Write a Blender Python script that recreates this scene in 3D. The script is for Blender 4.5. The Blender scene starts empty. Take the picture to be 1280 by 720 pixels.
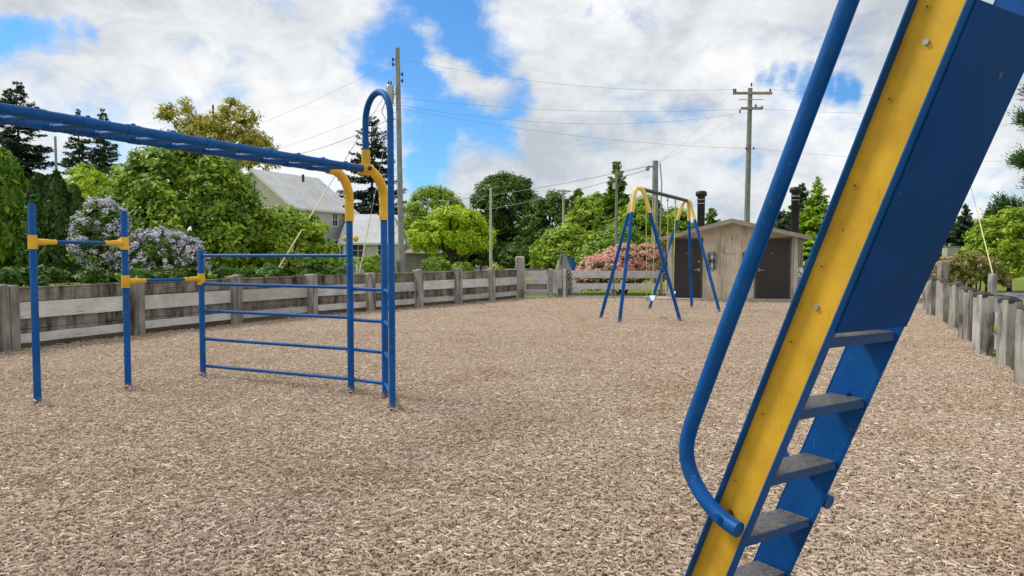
import bpy, bmesh, math, random
import numpy as np
from mathutils import Vector, Matrix
R = math.radians
random.seed(7)
rng = np.random.default_rng(11)
S = bpy.context.scene
C = S.collection

# ------------------------------------------------------------------ camera
CAMZ = 1.58
cam = bpy.data.objects.new('camera', bpy.data.cameras.new('camera'))
C.objects.link(cam)
cam.location = (0, 0, CAMZ)
cam.rotation_euler = (math.pi/2 - math.atan(42/900), 0, 0)
cam.data.sensor_width = 36
cam.data.lens = 36*900/1280
cam.data.clip_end = 6000
S.camera = cam

# ------------------------------------------------------------------ light
SUN_EL, SUN_AZ = 52, -68          # azimuth from +Y towards +X: the sun stands to the left, a little ahead
sd = Vector((math.sin(R(SUN_AZ))*math.cos(R(SUN_EL)), math.cos(R(SUN_AZ))*math.cos(R(SUN_EL)), math.sin(R(SUN_EL))))
sl = bpy.data.lights.new('sun', 'SUN')
sl.energy = 2.4
sl.angle = R(14)
sl.color = (1, .96, .89)
so = bpy.data.objects.new('sun', sl)
so.rotation_euler = sd.to_track_quat('Z', 'Y').to_euler()
so.location = (-20, 10, 40)
C.objects.link(so)
S.view_settings.view_transform = 'Standard'
S.view_settings.look = 'None'
S.view_settings.exposure = 0.35
S.view_settings.gamma = 1

S.cycles.max_bounces = 5; S.cycles.diffuse_bounces = 3; S.cycles.glossy_bounces = 2; S.cycles.transmission_bounces = 3
w = bpy.data.worlds.new('World'); S.world = w; w.use_nodes = True
nt = w.node_tree; nt.nodes.clear()
def wn(t, **k):
    n = nt.nodes.new(t)
    for a, v in k.items(): setattr(n, a, v)
    return n
def wl(a, b): nt.links.new(a, b)
def wmath(op, a, b=None, clamp=False):
    n = wn('ShaderNodeMath', operation=op, use_clamp=clamp)
    for i, v in enumerate((a, b)):
        if v is None: continue
        if isinstance(v, (int, float)): n.inputs[i].default_value = v
        else: wl(v, n.inputs[i])
    return n.outputs[0]
out = wn('ShaderNodeOutputWorld'); bg = wn('ShaderNodeBackground'); bg.inputs['Strength'].default_value = .1
wl(bg.outputs[0], out.inputs[0])
sky = wn('ShaderNodeTexSky', sky_type='NISHITA', sun_disc=False)
sky.sun_elevation = R(SUN_EL); sky.sun_rotation = R(SUN_AZ)
sky.air_density = 1.0; sky.dust_density = .6; sky.ozone_density = 1.6
hs = wn('ShaderNodeMix', data_type='RGBA', blend_type='MULTIPLY'); hs.inputs[0].default_value = 1
wl(sky.outputs[0], hs.inputs[6]); hs.inputs[7].default_value = (.46, .88, 1.27, 1)
tc = wn('ShaderNodeTexCoord')
DIR = tc.outputs['Generated']
sep = wn('ShaderNodeSeparateXYZ'); wl(DIR, sep.inputs[0])
def noise(vec, scale, detail, rough=.55, dist=0.):
    n = wn('ShaderNodeTexNoise'); n.inputs['Scale'].default_value = scale; n.inputs['Detail'].default_value = detail
    n.inputs['Roughness'].default_value = rough; n.inputs['Distortion'].default_value = dist
    wl(vec, n.inputs['Vector']); return n
# clouds flatten towards the horizon: stretch the direction's height
st = wn('ShaderNodeVectorMath', operation='MULTIPLY'); wl(DIR, st.inputs[0]); st.inputs[1].default_value = (1, 1, 1.7)
wp = noise(DIR, 5.5, 6, .6)
wv = wn('ShaderNodeVectorMath', operation='SUBTRACT'); wl(wp.outputs['Color'], wv.inputs[0]); wv.inputs[1].default_value = (.5, .5, .5)
ws = wn('ShaderNodeVectorMath', operation='SCALE'); wl(wv.outputs[0], ws.inputs[0]); ws.inputs['Scale'].default_value = .11
wd = wn('ShaderNodeVectorMath', operation='ADD'); wl(DIR, wd.inputs[0]); wl(ws.outputs[0], wd.inputs[1])
def pdir(x, y):
    th = math.atan(42/900); cx = (x-640)/900; cy = (360-y)/900
    return Vector((cx, math.cos(th)+cy*math.sin(th), -math.sin(th)+cy*math.cos(th))).normalized()
def blob(x, y, r, soft=.9):
    d = wn('ShaderNodeVectorMath', operation='DISTANCE'); wl(wd.outputs[0], d.inputs[0]); d.inputs[1].default_value = pdir(x, y)
    m = wn('ShaderNodeMapRange', interpolation_type='SMOOTHSTEP'); wl(d.outputs['Value'], m.inputs['Value'])
    m.inputs['From Min'].default_value = r/900*(1-soft); m.inputs['From Max'].default_value = r/900*(1+soft)
    m.inputs['To Min'].default_value = 1; m.inputs['To Max'].default_value = 0
    return m.outputs['Result']
def acc(bl):
    a = None
    for b in bl:
        o = blob(*b); a = o if a is None else wmath('MAXIMUM', a, o)
    return a
gap = acc([(505, 75, 62), (470, 70, 48), (565, 25, 50), (610, 55, 48), (540, 165, 60), (600, 175, 50), (520, 210, 30), (625, 128, 30), (570, 140, 45)])
thin = acc([(10, 46, 18), (32, 42, 18), (58, 46, 17), (84, 44, 16), (106, 48, 13), (935, 92, 11), (955, 92, 12), (980, 95, 14), (1005, 98, 14), (1030, 103, 13), (1055, 109, 14), (1075, 112, 12), (725, 18, 10)])
puff = acc([(540, 42, 17), (553, 70, 16), (570, 92, 20), (590, 108, 22), (612, 120, 20), (648, 25, 36), (690, 30, 40), (15, 6, 26), (70, 8, 30), (120, 20, 30), (655, 70, 20), (664, 90, 16), (430, 40, 50), (400, 100, 60), (600, 205, 36), (665, 180, 40)])
n1 = noise(st.outputs[0], 5.0, 12, .62)
cov = wmath('ADD', wmath('MULTIPLY', n1.outputs['Fac'], 1.9), -.38)
n3 = noise(st.outputs[0], 17, 8, .62, .4)
cov = wmath('ADD', cov, wmath('MULTIPLY', wmath('SUBTRACT', n3.outputs['Fac'], .5), .75))
cov = wmath('SUBTRACT', cov, wmath('MULTIPLY', gap, .84))
cov = wmath('SUBTRACT', cov, wmath('MULTIPLY', thin, .76))
cov = wmath('ADD', cov, wmath('MULTIPLY', puff, .62))
cm = wn('ShaderNodeMapRange', interpolation_type='SMOOTHSTEP'); wl(cov, cm.inputs['Value'])
cm.inputs['From Min'].default_value = -.12; cm.inputs['From Max'].default_value = .62
n2 = noise(st.outputs[0], 2.6, 7, .55, .3)
cr = wn('ShaderNodeValToRGB'); wl(wmath('ADD', wmath('MULTIPLY', n2.outputs['Fac'], .74), wmath('MULTIPLY', n3.outputs['Fac'], .26)), cr.inputs[0])
cr.color_ramp.elements[0].position = .385; cr.color_ramp.elements[0].color = (4.2, 4.6, 5.1, 1)
cr.color_ramp.elements[1].position = .565; cr.color_ramp.elements[1].color = (7.6, 7.7, 7.8, 1)
e = cr.color_ramp.elements.new(.47); e.color = (5.9, 6.15, 6.4, 1)
mix = wn('ShaderNodeMix', data_type='RGBA'); wl(cm.outputs['Result'], mix.inputs[0])
wl(hs.outputs[2], mix.inputs[6]); wl(cr.outputs[0], mix.inputs[7])
wl(mix.outputs[2], bg.inputs['Color'])

# ------------------------------------------------------------------ materials
def mat(name, rough=.6, spec=.4, metal=0.):
    m = bpy.data.materials.new(name); m.use_nodes = True
    b = m.node_tree.nodes['Principled BSDF']
    b.inputs['Roughness'].default_value = rough; b.inputs['Specular IOR Level'].default_value = spec; b.inputs['Metallic'].default_value = metal
    return m, m.node_tree, b
def N(t, typ, **k):
    n = t.nodes.new(typ)
    for a, v in k.items(): setattr(n, a, v)
    return n
def coords(t, scale, kind='Object'):
    tcn = N(t, 'ShaderNodeTexCoord'); mp = N(t, 'ShaderNodeMapping'); mp.inputs['Scale'].default_value = scale
    t.links.new(tcn.outputs[kind], mp.inputs['Vector']); return mp.outputs[0]
def nz(t, vec, sc, det=5, rough=.6):
    n = N(t, 'ShaderNodeTexNoise'); n.inputs['Scale'].default_value = sc; n.inputs['Detail'].default_value = det; n.inputs['Roughness'].default_value = rough
    t.links.new(vec, n.inputs['Vector']); return n.outputs['Fac']
def ramp(t, fac, stops):
    r = N(t, 'ShaderNodeValToRGB'); t.links.new(fac, r.inputs[0]); el = r.color_ramp.elements
    while len(el) < len(stops): el.new(.5)
    for e_, (p, c) in zip(el, stops): e_.position = p; e_.color = (*c, 1)
    return r.outputs[0]
def mixc(t, fac, a, b, bt='MIX'):
    m = N(t, 'ShaderNodeMix', data_type='RGBA', blend_type=bt)
    for i, v in ((0, fac), (6, a), (7, b)):
        if isinstance(v, (int, float)): m.inputs[i].default_value = v
        elif isinstance(v, tuple): m.inputs[i].default_value = (*v, 1)
        else: t.links.new(v, m.inputs[i])
    return m.outputs[2]
def bump(t, b, h, strength, dist=.01):
    n = N(t, 'ShaderNodeBump'); n.inputs['Strength'].default_value = strength; n.inputs['Distance'].default_value = dist
    t.links.new(h, n.inputs['Height']); t.links.new(n.outputs[0], b.inputs['Normal'])
def paint(name, c, wear, rough=.38, amount=.62, streak=(1, 1, 1), spec=.2):
    m, t, b = mat(name, rough, spec)
    v = coords(t, streak)
    a = nz(t, v, 3.5, 6, .65); f = nz(t, v, 46, 4, .7)
    k = ramp(t, f, [(amount, (0, 0, 0)), (amount+.05, (1, 1, 1))])
    c2 = tuple(x*.72 for x in c); c3 = tuple(min(1, x*1.22+.006) for x in c)
    base = ramp(t, a, [(.3, c2), (.5, c), (.72, c3)])
    c4 = mixc(t, k, base, wear)
    fd = nz(t, v, 1.1, 5, .6); c4 = mixc(t, ramp(t, fd, [(.48, (0, 0, 0)), (.75, (.30, .30, .30))]), c4, tuple(min(.8, x*1.6+.03) for x in c))
    sc = nz(t, coords(t, (7, 60, 7)), 2.0, 3, .5); c4 = mixc(t, ramp(t, sc, [(.705, (0, 0, 0)), (.725, (.55, .55, .55))]), c4, wear)
    ch = nz(t, v, 19, 3, .5); c4 = mixc(t, ramp(t, ch, [(.735, (0, 0, 0)), (.745, (.8, .8, .8))]), c4, (.16, .14, .13))
    g = N(t, 'ShaderNodeNewGeometry'); sp = N(t, 'ShaderNodeSeparateXYZ'); t.links.new(g.outputs['Position'], sp.inputs[0])
    dz = N(t, 'ShaderNodeMath', operation='MULTIPLY_ADD'); t.links.new(a, dz.inputs[0]); dz.inputs[1].default_value = -.10; t.links.new(sp.outputs['Z'], dz.inputs[2])
    c4 = mixc(t, ramp(t, dz.outputs[0], [(0, (.55, .55, .55)), (.045, (0, 0, 0))]), c4, (.20, .155, .115))
    t.links.new(c4, b.inputs['Base Color'])
    t.links.new(ramp(t, a, [(.3, (rough*.8,)*3), (.7, (min(1, rough*1.5),)*3)]), b.inputs['Roughness'])
    bump(t, b, f, .12, .004)
    return m
M = {}
M['blue'] = paint('blue_paint', (.0005, .082, .30), (.06, .19, .38), amount=.70)
M['blue_worn'] = paint('worn_blue_paint', (.0008, .083, .295), (.13, .23, .36), amount=.66)
M['yellow'] = paint('yellow_paint', (.64, .372, .028), (.40, .19, .02), rough=.5, amount=.72)
M['sleeve'] = paint('yellow_sleeve_paint', (.80, .46, .05), (.34, .2, .05), rough=.45, amount=.71)
M['dark_blue'] = paint('dark_blue_paint', (.0003, .052, .23), (.05, .12, .25), rough=.45, spec=.09, amount=.78)
def plain(name, c, rough=.6, metal=0., var=.25, sc=6, spec=.4):
    m, t, b = mat(name, rough, spec, metal)
    f = nz(t, coords(t, (1, 1, 1)), sc, 5, .65)
    t.links.new(ramp(t, f, [(.3, tuple(x*(1-var) for x in c)), (.7, tuple(min(1, x*(1+var)) for x in c))]), b.inputs['Base Color'])
    bump(t, b, f, .15, .006)
    return m
M['steel'] = plain('galvanised_steel', (.42, .42, .41), .4, .7)
M['rust'] = plain('dark_bolt', (.07, .045, .03), .6, .4)
M['black'] = plain('black_metal', (.012, .012, .014), .45)
M['beam'] = plain('dark_pipe', (.06, .05, .045), .5, .3)
M['white'] = plain('white_paint', (.74, .74, .72), .5, var=.08)
M['door'] = plain('brown_door_paint', (.032, .027, .024), .5, var=.12, sc=2)
M['rubber'] = plain('black_rubber', (.02, .02, .022), .7)
M['chain'] = plain('coated_chain', (.50, .52, .16), .5)
M['seat'] = plain('pale_blue_plastic', (.50, .66, .80), .5, var=.1)
M['wire'] = plain('wire_black', (.28, .28, .29), .6)
M['guard'] = plain('guy_guard_yellow', (.66, .60, .30), .5, var=.12)
M['red'] = plain('red_plastic', (.45, .03, .04), .5)
M['bin'] = plain('bright_blue_plastic', (.02, .16, .42), .5)
M['concrete'] = plain('concrete', (.40, .37, .33), .85, var=.2, sc=9)
M['asphalt'] = plain('asphalt', (.155, .155, .165), .85, var=.22, sc=3)
M['stone'] = plain('stone', (.22, .22, .23), .85, var=.35, sc=5)
M['glass'] = plain('dark_window_glass', (.02, .025, .03), .08, var=.3, spec=.6)
M['bark'] = plain('bark', (.07, .052, .04), .9, var=.5, sc=9)
M['bark_grey'] = plain('grey_bark', (.14, .12, .10), .9, var=.5, sc=9)
def tread_mat():
    m, t, b = mat('worn_tread', .55, .4)
    v = coords(t, (1, 1, 1)); a = nz(t, v, 9, 7, .7); f = nz(t, v, 60, 3)
    g = N(t, 'ShaderNodeNewGeometry'); sp = N(t, 'ShaderNodeSeparateXYZ'); t.links.new(g.outputs['Normal'], sp.inputs[0])
    k = N(t, 'ShaderNodeMath', operation='MULTIPLY_ADD'); t.links.new(sp.outputs['Z'], k.inputs[0]); k.inputs[1].default_value = .27; t.links.new(a, k.inputs[2])
    worn = ramp(t, f, [(.3, (.045, .045, .05)), (.5, (.095, .09, .085)), (.72, (.18, .15, .115))])
    kk = ramp(t, k.outputs[0], [(.55, (0, 0, 0)), (.70, (1, 1, 1))])
    t.links.new(mixc(t, kk, (.012, .065, .21), worn), b.inputs['Base Color']); bump(t, b, a, .25, .006); return m
M['tread'] = tread_mat()
def wood(name, dark, mid, light, grain, stain=.0, stain_c=(.03, .025, .02)):
    """weathered timber; grain = per-axis noise scale, small along the fibres"""
    m, t, b = mat(name, .85, .2)
    v = coords(t, grain); a = nz(t, v, 1, 8, .68)
    big = nz(t, coords(t, (1, 1, 1)), 2.4, 4, .6)
    base = ramp(t, a, [(.28, dark), (.5, mid), (.72, light)])
    base = mixc(t, .5, base, ramp(t, big, [(.3, tuple(x*.66 for x in mid)), (.7, tuple(min(1, x*1.2) for x in light))]))
    if stain:
        s = nz(t, coords(t, (4.2, 4.2, .9)), 1, 5, .65)
        k = ramp(t, s, [(.52-stain*.2, (0, 0, 0)), (.52-stain*.2+.22, (1, 1, 1))])
        base = mixc(t, k, base, stain_c)
    oi = N(t, 'ShaderNodeObjectInfo'); base = mixc(t, 1., base, ramp(t, oi.outputs['Random'], [(0, (.78, .77, .75)), (.5, (.97, .97, .96)), (1, (1.14, 1.13, 1.12))]), 'MULTIPLY')
    ck = nz(t, coords(t, tuple(g*.55 for g in grain)), 1.7, 3, .5)
    crk = ramp(t, ck, [(.30, (.34, .31, .28)), (.345, (1, 1, 1))]); base = mixc(t, .85, base, crk, 'MULTIPLY')
    t.links.new(base, b.inputs['Base Color']); bump(t, b, a, .6, .014); return m
GV, GH = (34, 34, 1.6), (2.2, 2.2, 40)
M['post'] = wood('weathered_post', (.14, .125, .11), (.30, .275, .25), (.48, .45, .41), GV, .15, (.055, .047, .04))
M['rail'] = wood('grey_rail', (.36, .355, .335), (.54, .53, .505), (.67, .655, .62), GH)
M['board'] = wood('stained_boards', (.13, .11, .088), (.26, .23, .19), (.36, .325, .28), GH, .50, (.045, .038, .031))
M['kick'] = wood('brown_kickboard', (.05, .034, .022), (.10, .07, .045), (.15, .11, .07), GH)
M['pole'] = wood('pole_wood', (.13, .125, .12), (.24, .235, .225), (.36, .35, .34), (30, 30, 1))
M['pole_pale'] = wood('pale_pole_wood', (.30, .27, .22), (.45, .41, .35), (.58, .54, .47), (30, 30, 1))
M['siding'] = wood('toilet_siding', (.58, .475, .355), (.75, .63, .49), (.84, .74, .60), (16, 16, 1.2), .03, (.42, .36, .29))
M['siding_trim'] = wood('toilet_trim', (.38, .35, .31), (.52, .49, .45), (.62, .60, .56), (24, 24, 1.2))
M['fascia'] = wood('roof_fascia', (.22, .19, .155), (.36, .32, .27), (.47, .43, .37), (2, 2, 36))
M['shed'] = wood('shed_boards', (.16, .14, .12), (.28, .25, .22), (.38, .35, .32), (22, 22, 1.2))
def lap_mat():
    m, t, b = mat('lap_siding', .7, .3)
    v = coords(t, (1, 1, 1)); sp = N(t, 'ShaderNodeSeparateXYZ'); t.links.new(v, sp.inputs[0])
    k = N(t, 'ShaderNodeMath', operation='MODULO'); t.links.new(sp.outputs['Z'], k.inputs[0]); k.inputs[1].default_value = .2
    f = nz(t, v, 3, 4)
    base = ramp(t, f, [(.3, (.72, .675, .66)), (.7, (.84, .79, .78))])
    t.links.new(base, b.inputs['Base Color']); bump(t, b, k.outputs[0], 1., .5); return m
M['lap'] = lap_mat()
def shingle_mat():
    m, t, b = mat('shingles', .85, .25)
    v = coords(t, (1, 1, 1)); br = N(t, 'ShaderNodeTexNoise'); br.inputs['Scale'].default_value = 7; t.links.new(coords(t, (1, 1, 3)), br.inputs['Vector'])
    a = nz(t, v, .8, 5)
    c = ramp(t, br.outputs['Fac'], [(.35, (.42, .42, .425)), (.52, (.60, .60, .605)), (.68, (.75, .75, .745))])
    c = mixc(t, .4, c, ramp(t, a, [(.35, (.30, .30, .30)), (.65, (.56, .56, .57))]))
    t.links.new(c, b.inputs['Base Color']); bump(t, b, br.outputs['Fac'], .4, .03); return m
M['shingle'] = shingle_mat()
def chip_mat():
    m, t, b = mat('wood_chip', .8, .2)
    a = N(t, 'ShaderNodeAttribute', attribute_name='tint')
    v = coords(t, (1, 1, 1)); big = nz(t, v, .9, 4, .6)
    c = ramp(t, a.outputs['Fac'], [(0, (.135, .092, .06)), (.25, (.31, .232, .163)), (.6, (.475, .37, .28)), (.86, (.63, .52, .41)), (1, (.80, .72, .62))])
    c = mixc(t, 1., c, ramp(t, big, [(.30, (.88, .82, .74)), (.47, (1, .99, .98)), (.68, (1.05, 1.04, 1.04))]), 'MULTIPLY')
    t.links.new(c, b.inputs['Base Color']); return m
M['chip'] = chip_mat()
def bed_mat():
    m, t, b = mat('chip_bed', .9, .15)
    v = coords(t, (1, 1, 1)); a = nz(t, v, 38, 6, .75); big = nz(t, v, .9, 4, .6)
    vo = N(t, 'ShaderNodeTexVoronoi', feature='F1'); vo.inputs['Scale'].default_value = 30; t.links.new(coords(t, (1, .55, 1)), vo.inputs['Vector'])
    c = ramp(t, a, [(.30, (.10, .07, .045)), (.46, (.36, .265, .18)), (.58, (.47, .365, .265)), (.74, (.60, .485, .37))])
    c = mixc(t, .45, c, ramp(t, vo.outputs['Color'], [(.2, (.15, .11, .08)), (.8, (.50, .40, .30))]))
    c = mixc(t, 1., c, ramp(t, big, [(.30, (.88, .82, .74)), (.47, (1, .99, .98)), (.68, (1.05, 1.04, 1.04))]), 'MULTIPLY')
    t.links.new(c, b.inputs['Base Color']); bump(t, b, a, .7, .03); return m
M['bed'] = bed_mat()
def lawn_mat():
    m, t, b = mat('lawn', .9, .15)
    v = coords(t, (1, 1, 1)); a = nz(t, v, .35, 6, .65); f = nz(t, v, 14, 5, .7)
    c = ramp(t, a, [(.3, (.11, .17, .022)), (.5, (.19, .25, .035)), (.62, (.31, .31, .07)), (.75, (.15, .20, .03))])
    c = mixc(t, .5, c, ramp(t, f, [(.3, (.06, .09, .015)), (.7, (.25, .28, .07))]))
    t.links.new(c, b.inputs['Base Color']); bump(t, b, f, .6, .05); return m
M['lawn'] = lawn_mat()
def leaf(name, stops, rough=.55, trans=.3, gain=1.):
    m, t, b = mat(name, rough, .3)
    a = N(t, 'ShaderNodeAttribute', attribute_name='tint')
    c = ramp(t, a.outputs['Fac'], [(p, tuple(min(.85, x*gain) for x in cc)) for p, cc in stops])
    t.links.new(c, b.inputs['Base Color'])
    tr = N(t, 'ShaderNodeBsdfTranslucent'); t.links.new(c, tr.inputs['Color'])
    ms = N(t, 'ShaderNodeMixShader'); ms.inputs[0].default_value = trans
    t.links.new(b.outputs[0], ms.inputs[1]); t.links.new(tr.outputs[0], ms.inputs[2])
    o = [n for n in t.nodes if n.type == 'OUTPUT_MATERIAL'][0]; t.links.new(ms.outputs[0], o.inputs['Surface'])
    return m
M['leaf_green'] = leaf('rhododendron_leaf', [(0, (.040, .095, .008)), (.45, (.145, .255, .018)), (1, (.45, .56, .06))], gain=1.3, trans=.35)
M['leaf_lime'] = leaf('lime_leaf', [(0, (.13, .23, .010)), (.45, (.31, .44, .018)), (1, (.58, .66, .05))], gain=1.5, trans=.42)
M['leaf_yellow_green'] = leaf('yellow_green_leaf', [(0, (.07, .15, .010)), (.45, (.22, .34, .020)), (1, (.48, .55, .06))], gain=1.3, trans=.38)
M['leaf_olive'] = leaf('olive_leaf', [(0, (.12, .13, .015)), (.45, (.30, .28, .035)), (1, (.52, .46, .10))], gain=1.5, trans=.4)
M['leaf_dark'] = leaf('dark_leaf', [(0, (.025, .065, .008)), (.45, (.065, .14, .016)), (1, (.17, .28, .035))], gain=1.25, trans=.3)
M['needle_dark'] = leaf('dark_needle', [(0, (.008, .022, .010)), (.5, (.02, .045, .018)), (1, (.06, .10, .035))], trans=.15)
M['needle_mid'] = leaf('mid_needle', [(0, (.02, .055, .015)), (.5, (.05, .10, .025)), (1, (.13, .20, .045))], trans=.2)
M['cedar'] = leaf('cedar_spray', [(0, (.04, .11, .008)), (.45, (.12, .23, .016)), (1, (.32, .44, .045))], gain=1.15, trans=.3)
M['cedar_dark'] = leaf('dark_cedar_spray', [(0, (.018, .055, .010)), (.5, (.045, .10, .016)), (1, (.12, .20, .03))], gain=1.3, trans=.22)
M['cedar_lime'] = leaf('lime_cedar_spray', [(0, (.06, .14, .010)), (.45, (.19, .32, .018)), (1, (.42, .53, .05))], gain=1.5, trans=.35)
M['lilac'] = leaf('lilac_blossom', [(0, (.48, .42, .58)), (.5, (.68, .63, .77)), (1, (.86, .84, .90))], trans=.3)
M['pink'] = leaf('pink_blossom', [(0, (.62, .24, .22)), (.4, (.84, .46, .39)), (.75, (.88, .60, .45)), (1, (.90, .74, .62))], trans=.35)
M['orange'] = leaf('rust_leaf', [(0, (.09, .16, .02)), (.5, (.25, .33, .05)), (.72, (.45, .30, .10)), (1, (.70, .42, .28))], trans=.35)
M['grass'] = leaf('grass_blade', [(0, (.09, .16, .02)), (.5, (.22, .30, .045)), (1, (.42, .44, .12))], trans=.3)

# ------------------------------------------------------------------ builders
class MB:
    def __init__(s): s.v = []; s.f = []; s.sm = []
    def add(s, vs, fs, smooth=False):
        b = len(s.v); s.v += [tuple(v) for v in vs]; s.f += [tuple(b+i for i in f) for f in fs]; s.sm += [smooth]*len(fs); return s
    def box(s, c, size, ax=None, az=None):
        """box at centre c; ax = direction of local x, az = direction of local z"""
        X = Vector(ax).normalized() if ax is not None else Vector((1, 0, 0)); Z = Vector(az).normalized() if az is not None else Vector((0, 0, 1))
        Y = Z.cross(X).normalized(); X = Y.cross(Z).normalized(); c = Vector(c); a, b_, d = (k/2 for k in size)
        vs = [c+X*i*a+Y*j*b_+Z*k*d for i in (-1, 1) for j in (-1, 1) for k in (-1, 1)]
        return s.add(vs, [(0, 1, 3, 2), (4, 6, 7, 5), (0, 4, 5, 1), (2, 3, 7, 6), (0, 2, 6, 4), (1, 5, 7, 3)])
    def beam(s, a, b, wd, ht):
        a = Vector(a); b = Vector(b); d = b-a
        return s.box((a+b)/2, (d.length, wd, ht), d, Vector((0, 0, 1)) if abs(d.normalized().z) < .95 else Vector((1, 0, 0)))
    def tube(s, pts, r, seg=12, caps=True):
        P = [Vector(p) for p in pts]; n = len(P); rr = r if hasattr(r, '__len__') else [r]*n
        T = [(P[min(i+1, n-1)]-P[max(i-1, 0)]).normalized() for i in range(n)]
        up = Vector((0, 0, 1)) if abs(T[0].z) < .9 else Vector((1, 0, 0))
        u = T[0].cross(up).normalized(); vs = []
        for i in range(n):
            u = (u-T[i]*u.dot(T[i])).normalized(); v = T[i].cross(u)
            vs += [P[i]+(u*math.cos(2*math.pi*k/seg)+v*math.sin(2*math.pi*k/seg))*rr[i] for k in range(seg)]
        fs = [(i*seg+k, i*seg+(k+1) % seg, (i+1)*seg+(k+1) % seg, (i+1)*seg+k) for i in range(n-1) for k in range(seg)]
        s.add(vs, fs, True)
        if caps:
            s.add(vs[:seg], [tuple(range(seg))[::-1]]); s.add(vs[-seg:], [tuple(range(seg))])
        return s
    def prism(s, poly, off):
        """poly = list of 3-D points, extruded by off"""
        off = Vector(off); A = [Vector(p) for p in poly]; n = len(A)
        vs = A+[p+off for p in A]
        return s.add(vs, [tuple(range(n))[::-1], tuple(range(n, 2*n))]+[(i, (i+1) % n, n+(i+1) % n, n+i) for i in range(n)])
    def lathe(s, base, prof, seg=16):
        b = Vector(base); vs = [b+Vector((r*math.cos(2*math.pi*k/seg), r*math.sin(2*math.pi*k/seg), z)) for r, z in prof for k in range(seg)]
        n = len(prof)
        s.add(vs, [(i*seg+k, i*seg+(k+1) % seg, (i+1)*seg+(k+1) % seg, (i+1)*seg+k) for i in range(n-1) for k in range(seg)], True)
        s.add(vs[:seg], [tuple(range(seg))[::-1]]); return s.add(vs[-seg:], [tuple(range(seg))])
    def build(s, name, m, parent=None, bevel=0.):
        me = bpy.data.meshes.new(name); o0 = Vector((0, 0, 0)); p = parent
        while p is not None: o0 += p.location; p = p.parent
        me.from_pydata([tuple(Vector(v)-o0) for v in s.v], [], s.f)
        me.polygons.foreach_set('use_smooth', s.sm)
        bm = bmesh.new(); bm.from_mesh(me); bmesh.ops.recalc_face_normals(bm, faces=bm.faces); bm.to_mesh(me); bm.free()
        me.materials.append(m); o = bpy.data.objects.new(name, me); C.objects.link(o)
        if parent is not None: o.parent = parent
        if bevel:
            b = o.modifiers.new('bevel', 'BEVEL'); b.width = bevel; b.segments = 2; b.limit_method = 'ANGLE'
        return o
def npmesh(name, V, F, m, parent=None, tint=None, smooth=False):
    V = np.asarray(V, np.float32).reshape(-1, 3).copy(); F = np.asarray(F, np.int32); o0 = Vector((0, 0, 0)); p = parent
    while p is not None: o0 += p.location; p = p.parent
    V -= np.array(o0, np.float32)
    me = bpy.data.meshes.new(name); k = F.shape[1]
    me.vertices.add(len(V)); me.vertices.foreach_set('co', V.ravel())
    me.loops.add(F.size); me.loops.foreach_set('vertex_index', F.ravel())
    me.polygons.add(len(F)); me.polygons.foreach_set('loop_start', np.arange(0, F.size, k, dtype=np.int32))
    if smooth: me.polygons.foreach_set('use_smooth', np.ones(len(F), bool))
    if tint is not None:
        a = me.attributes.new('tint', 'FLOAT', 'POINT'); a.data.foreach_set('value', np.asarray(tint, np.float32).ravel())
    me.update(); me.validate()
    me.materials.append(m); o = bpy.data.objects.new(name, me); C.objects.link(o)
    if parent is not None: o.parent = parent
    return o
def tag(o, label=None, cat=None, group=None, kind=None):
    if label: o['label'] = label
    if cat: o['category'] = cat
    if group: o['group'] = group
    if kind: o['kind'] = kind
    return o
def thing(name, loc, label, cat, group=None):
    o = bpy.data.objects.new(name, None); o.empty_display_size = .2; o.location = loc; C.objects.link(o); return tag(o, label, cat, group)
def arc(c, a, b, r, t0, t1, n=8):
    c = Vector(c); a = Vector(a); b = Vector(b)
    return [c+a*(r*math.cos(t0+(t1-t0)*i/n))+b*(r*math.sin(t0+(t1-t0)*i/n)) for i in range(n+1)]

# ------------------------------------------------------------------ layout
FENCE = [(-10.9, 4.8), (-9.97, 7.1), (-9.08, 9.38), (-8.19, 11.66), (-7.3, 13.94), (-6.27, 16.3), (-5.13, 18.4), (-3.95, 20.0), (-2.80, 21.5), (-1.73, 22.9), (-.70, 24.3), (.29, 26.1), (1.38, 26.3)]
POSTS_R = [(4.1, 4.0), (4.75, 5.5), (5.4, 7.0), (6.22, 8.6), (6.93, 10.0), (7.55, 11.5), (8.45, 13.3), (9.35, 15.1), (10.2, 17.0), (10.95, 18.7), (11.7, 20.2)]
PLAY = FENCE + [(5.3, 26.0), (5.0, 24.62), (10.0, 23.76), (10.6, 23.3), (12.0, 20.9)] + POSTS_R[::-1] + [(3.2, -6), (-13, -6)]
def inside(x, y, poly):
    x = np.asarray(x, float); y = np.asarray(y, float); r = np.zeros(x.shape, bool); n = len(poly)
    for i in range(n):
        x0, y0 = poly[i]; x1, y1 = poly[(i+1) % n]
        if y0 == y1: continue
        c = ((y0 > y) != (y1 > y)) & (x < (x1-x0)*(y-y0)/(y1-y0)+x0); r ^= c
    return r
def pdist(x, y, pl):
    d = np.full(np.shape(x), 1e9)
    for (x0, y0), (x1, y1) in zip(pl[:-1], pl[1:]):
        dx, dy = x1-x0, y1-y0; t = np.clip(((x-x0)*dx+(y-y0)*dy)/(dx*dx+dy*dy), 0, 1)
        d = np.minimum(d, np.hypot(x-x0-t*dx, y-y0-t*dy))
    return d
def ss(a, b, x): t = np.clip((x-a)/(b-a), 0, 1); return t*t*(3-2*t)
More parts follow.
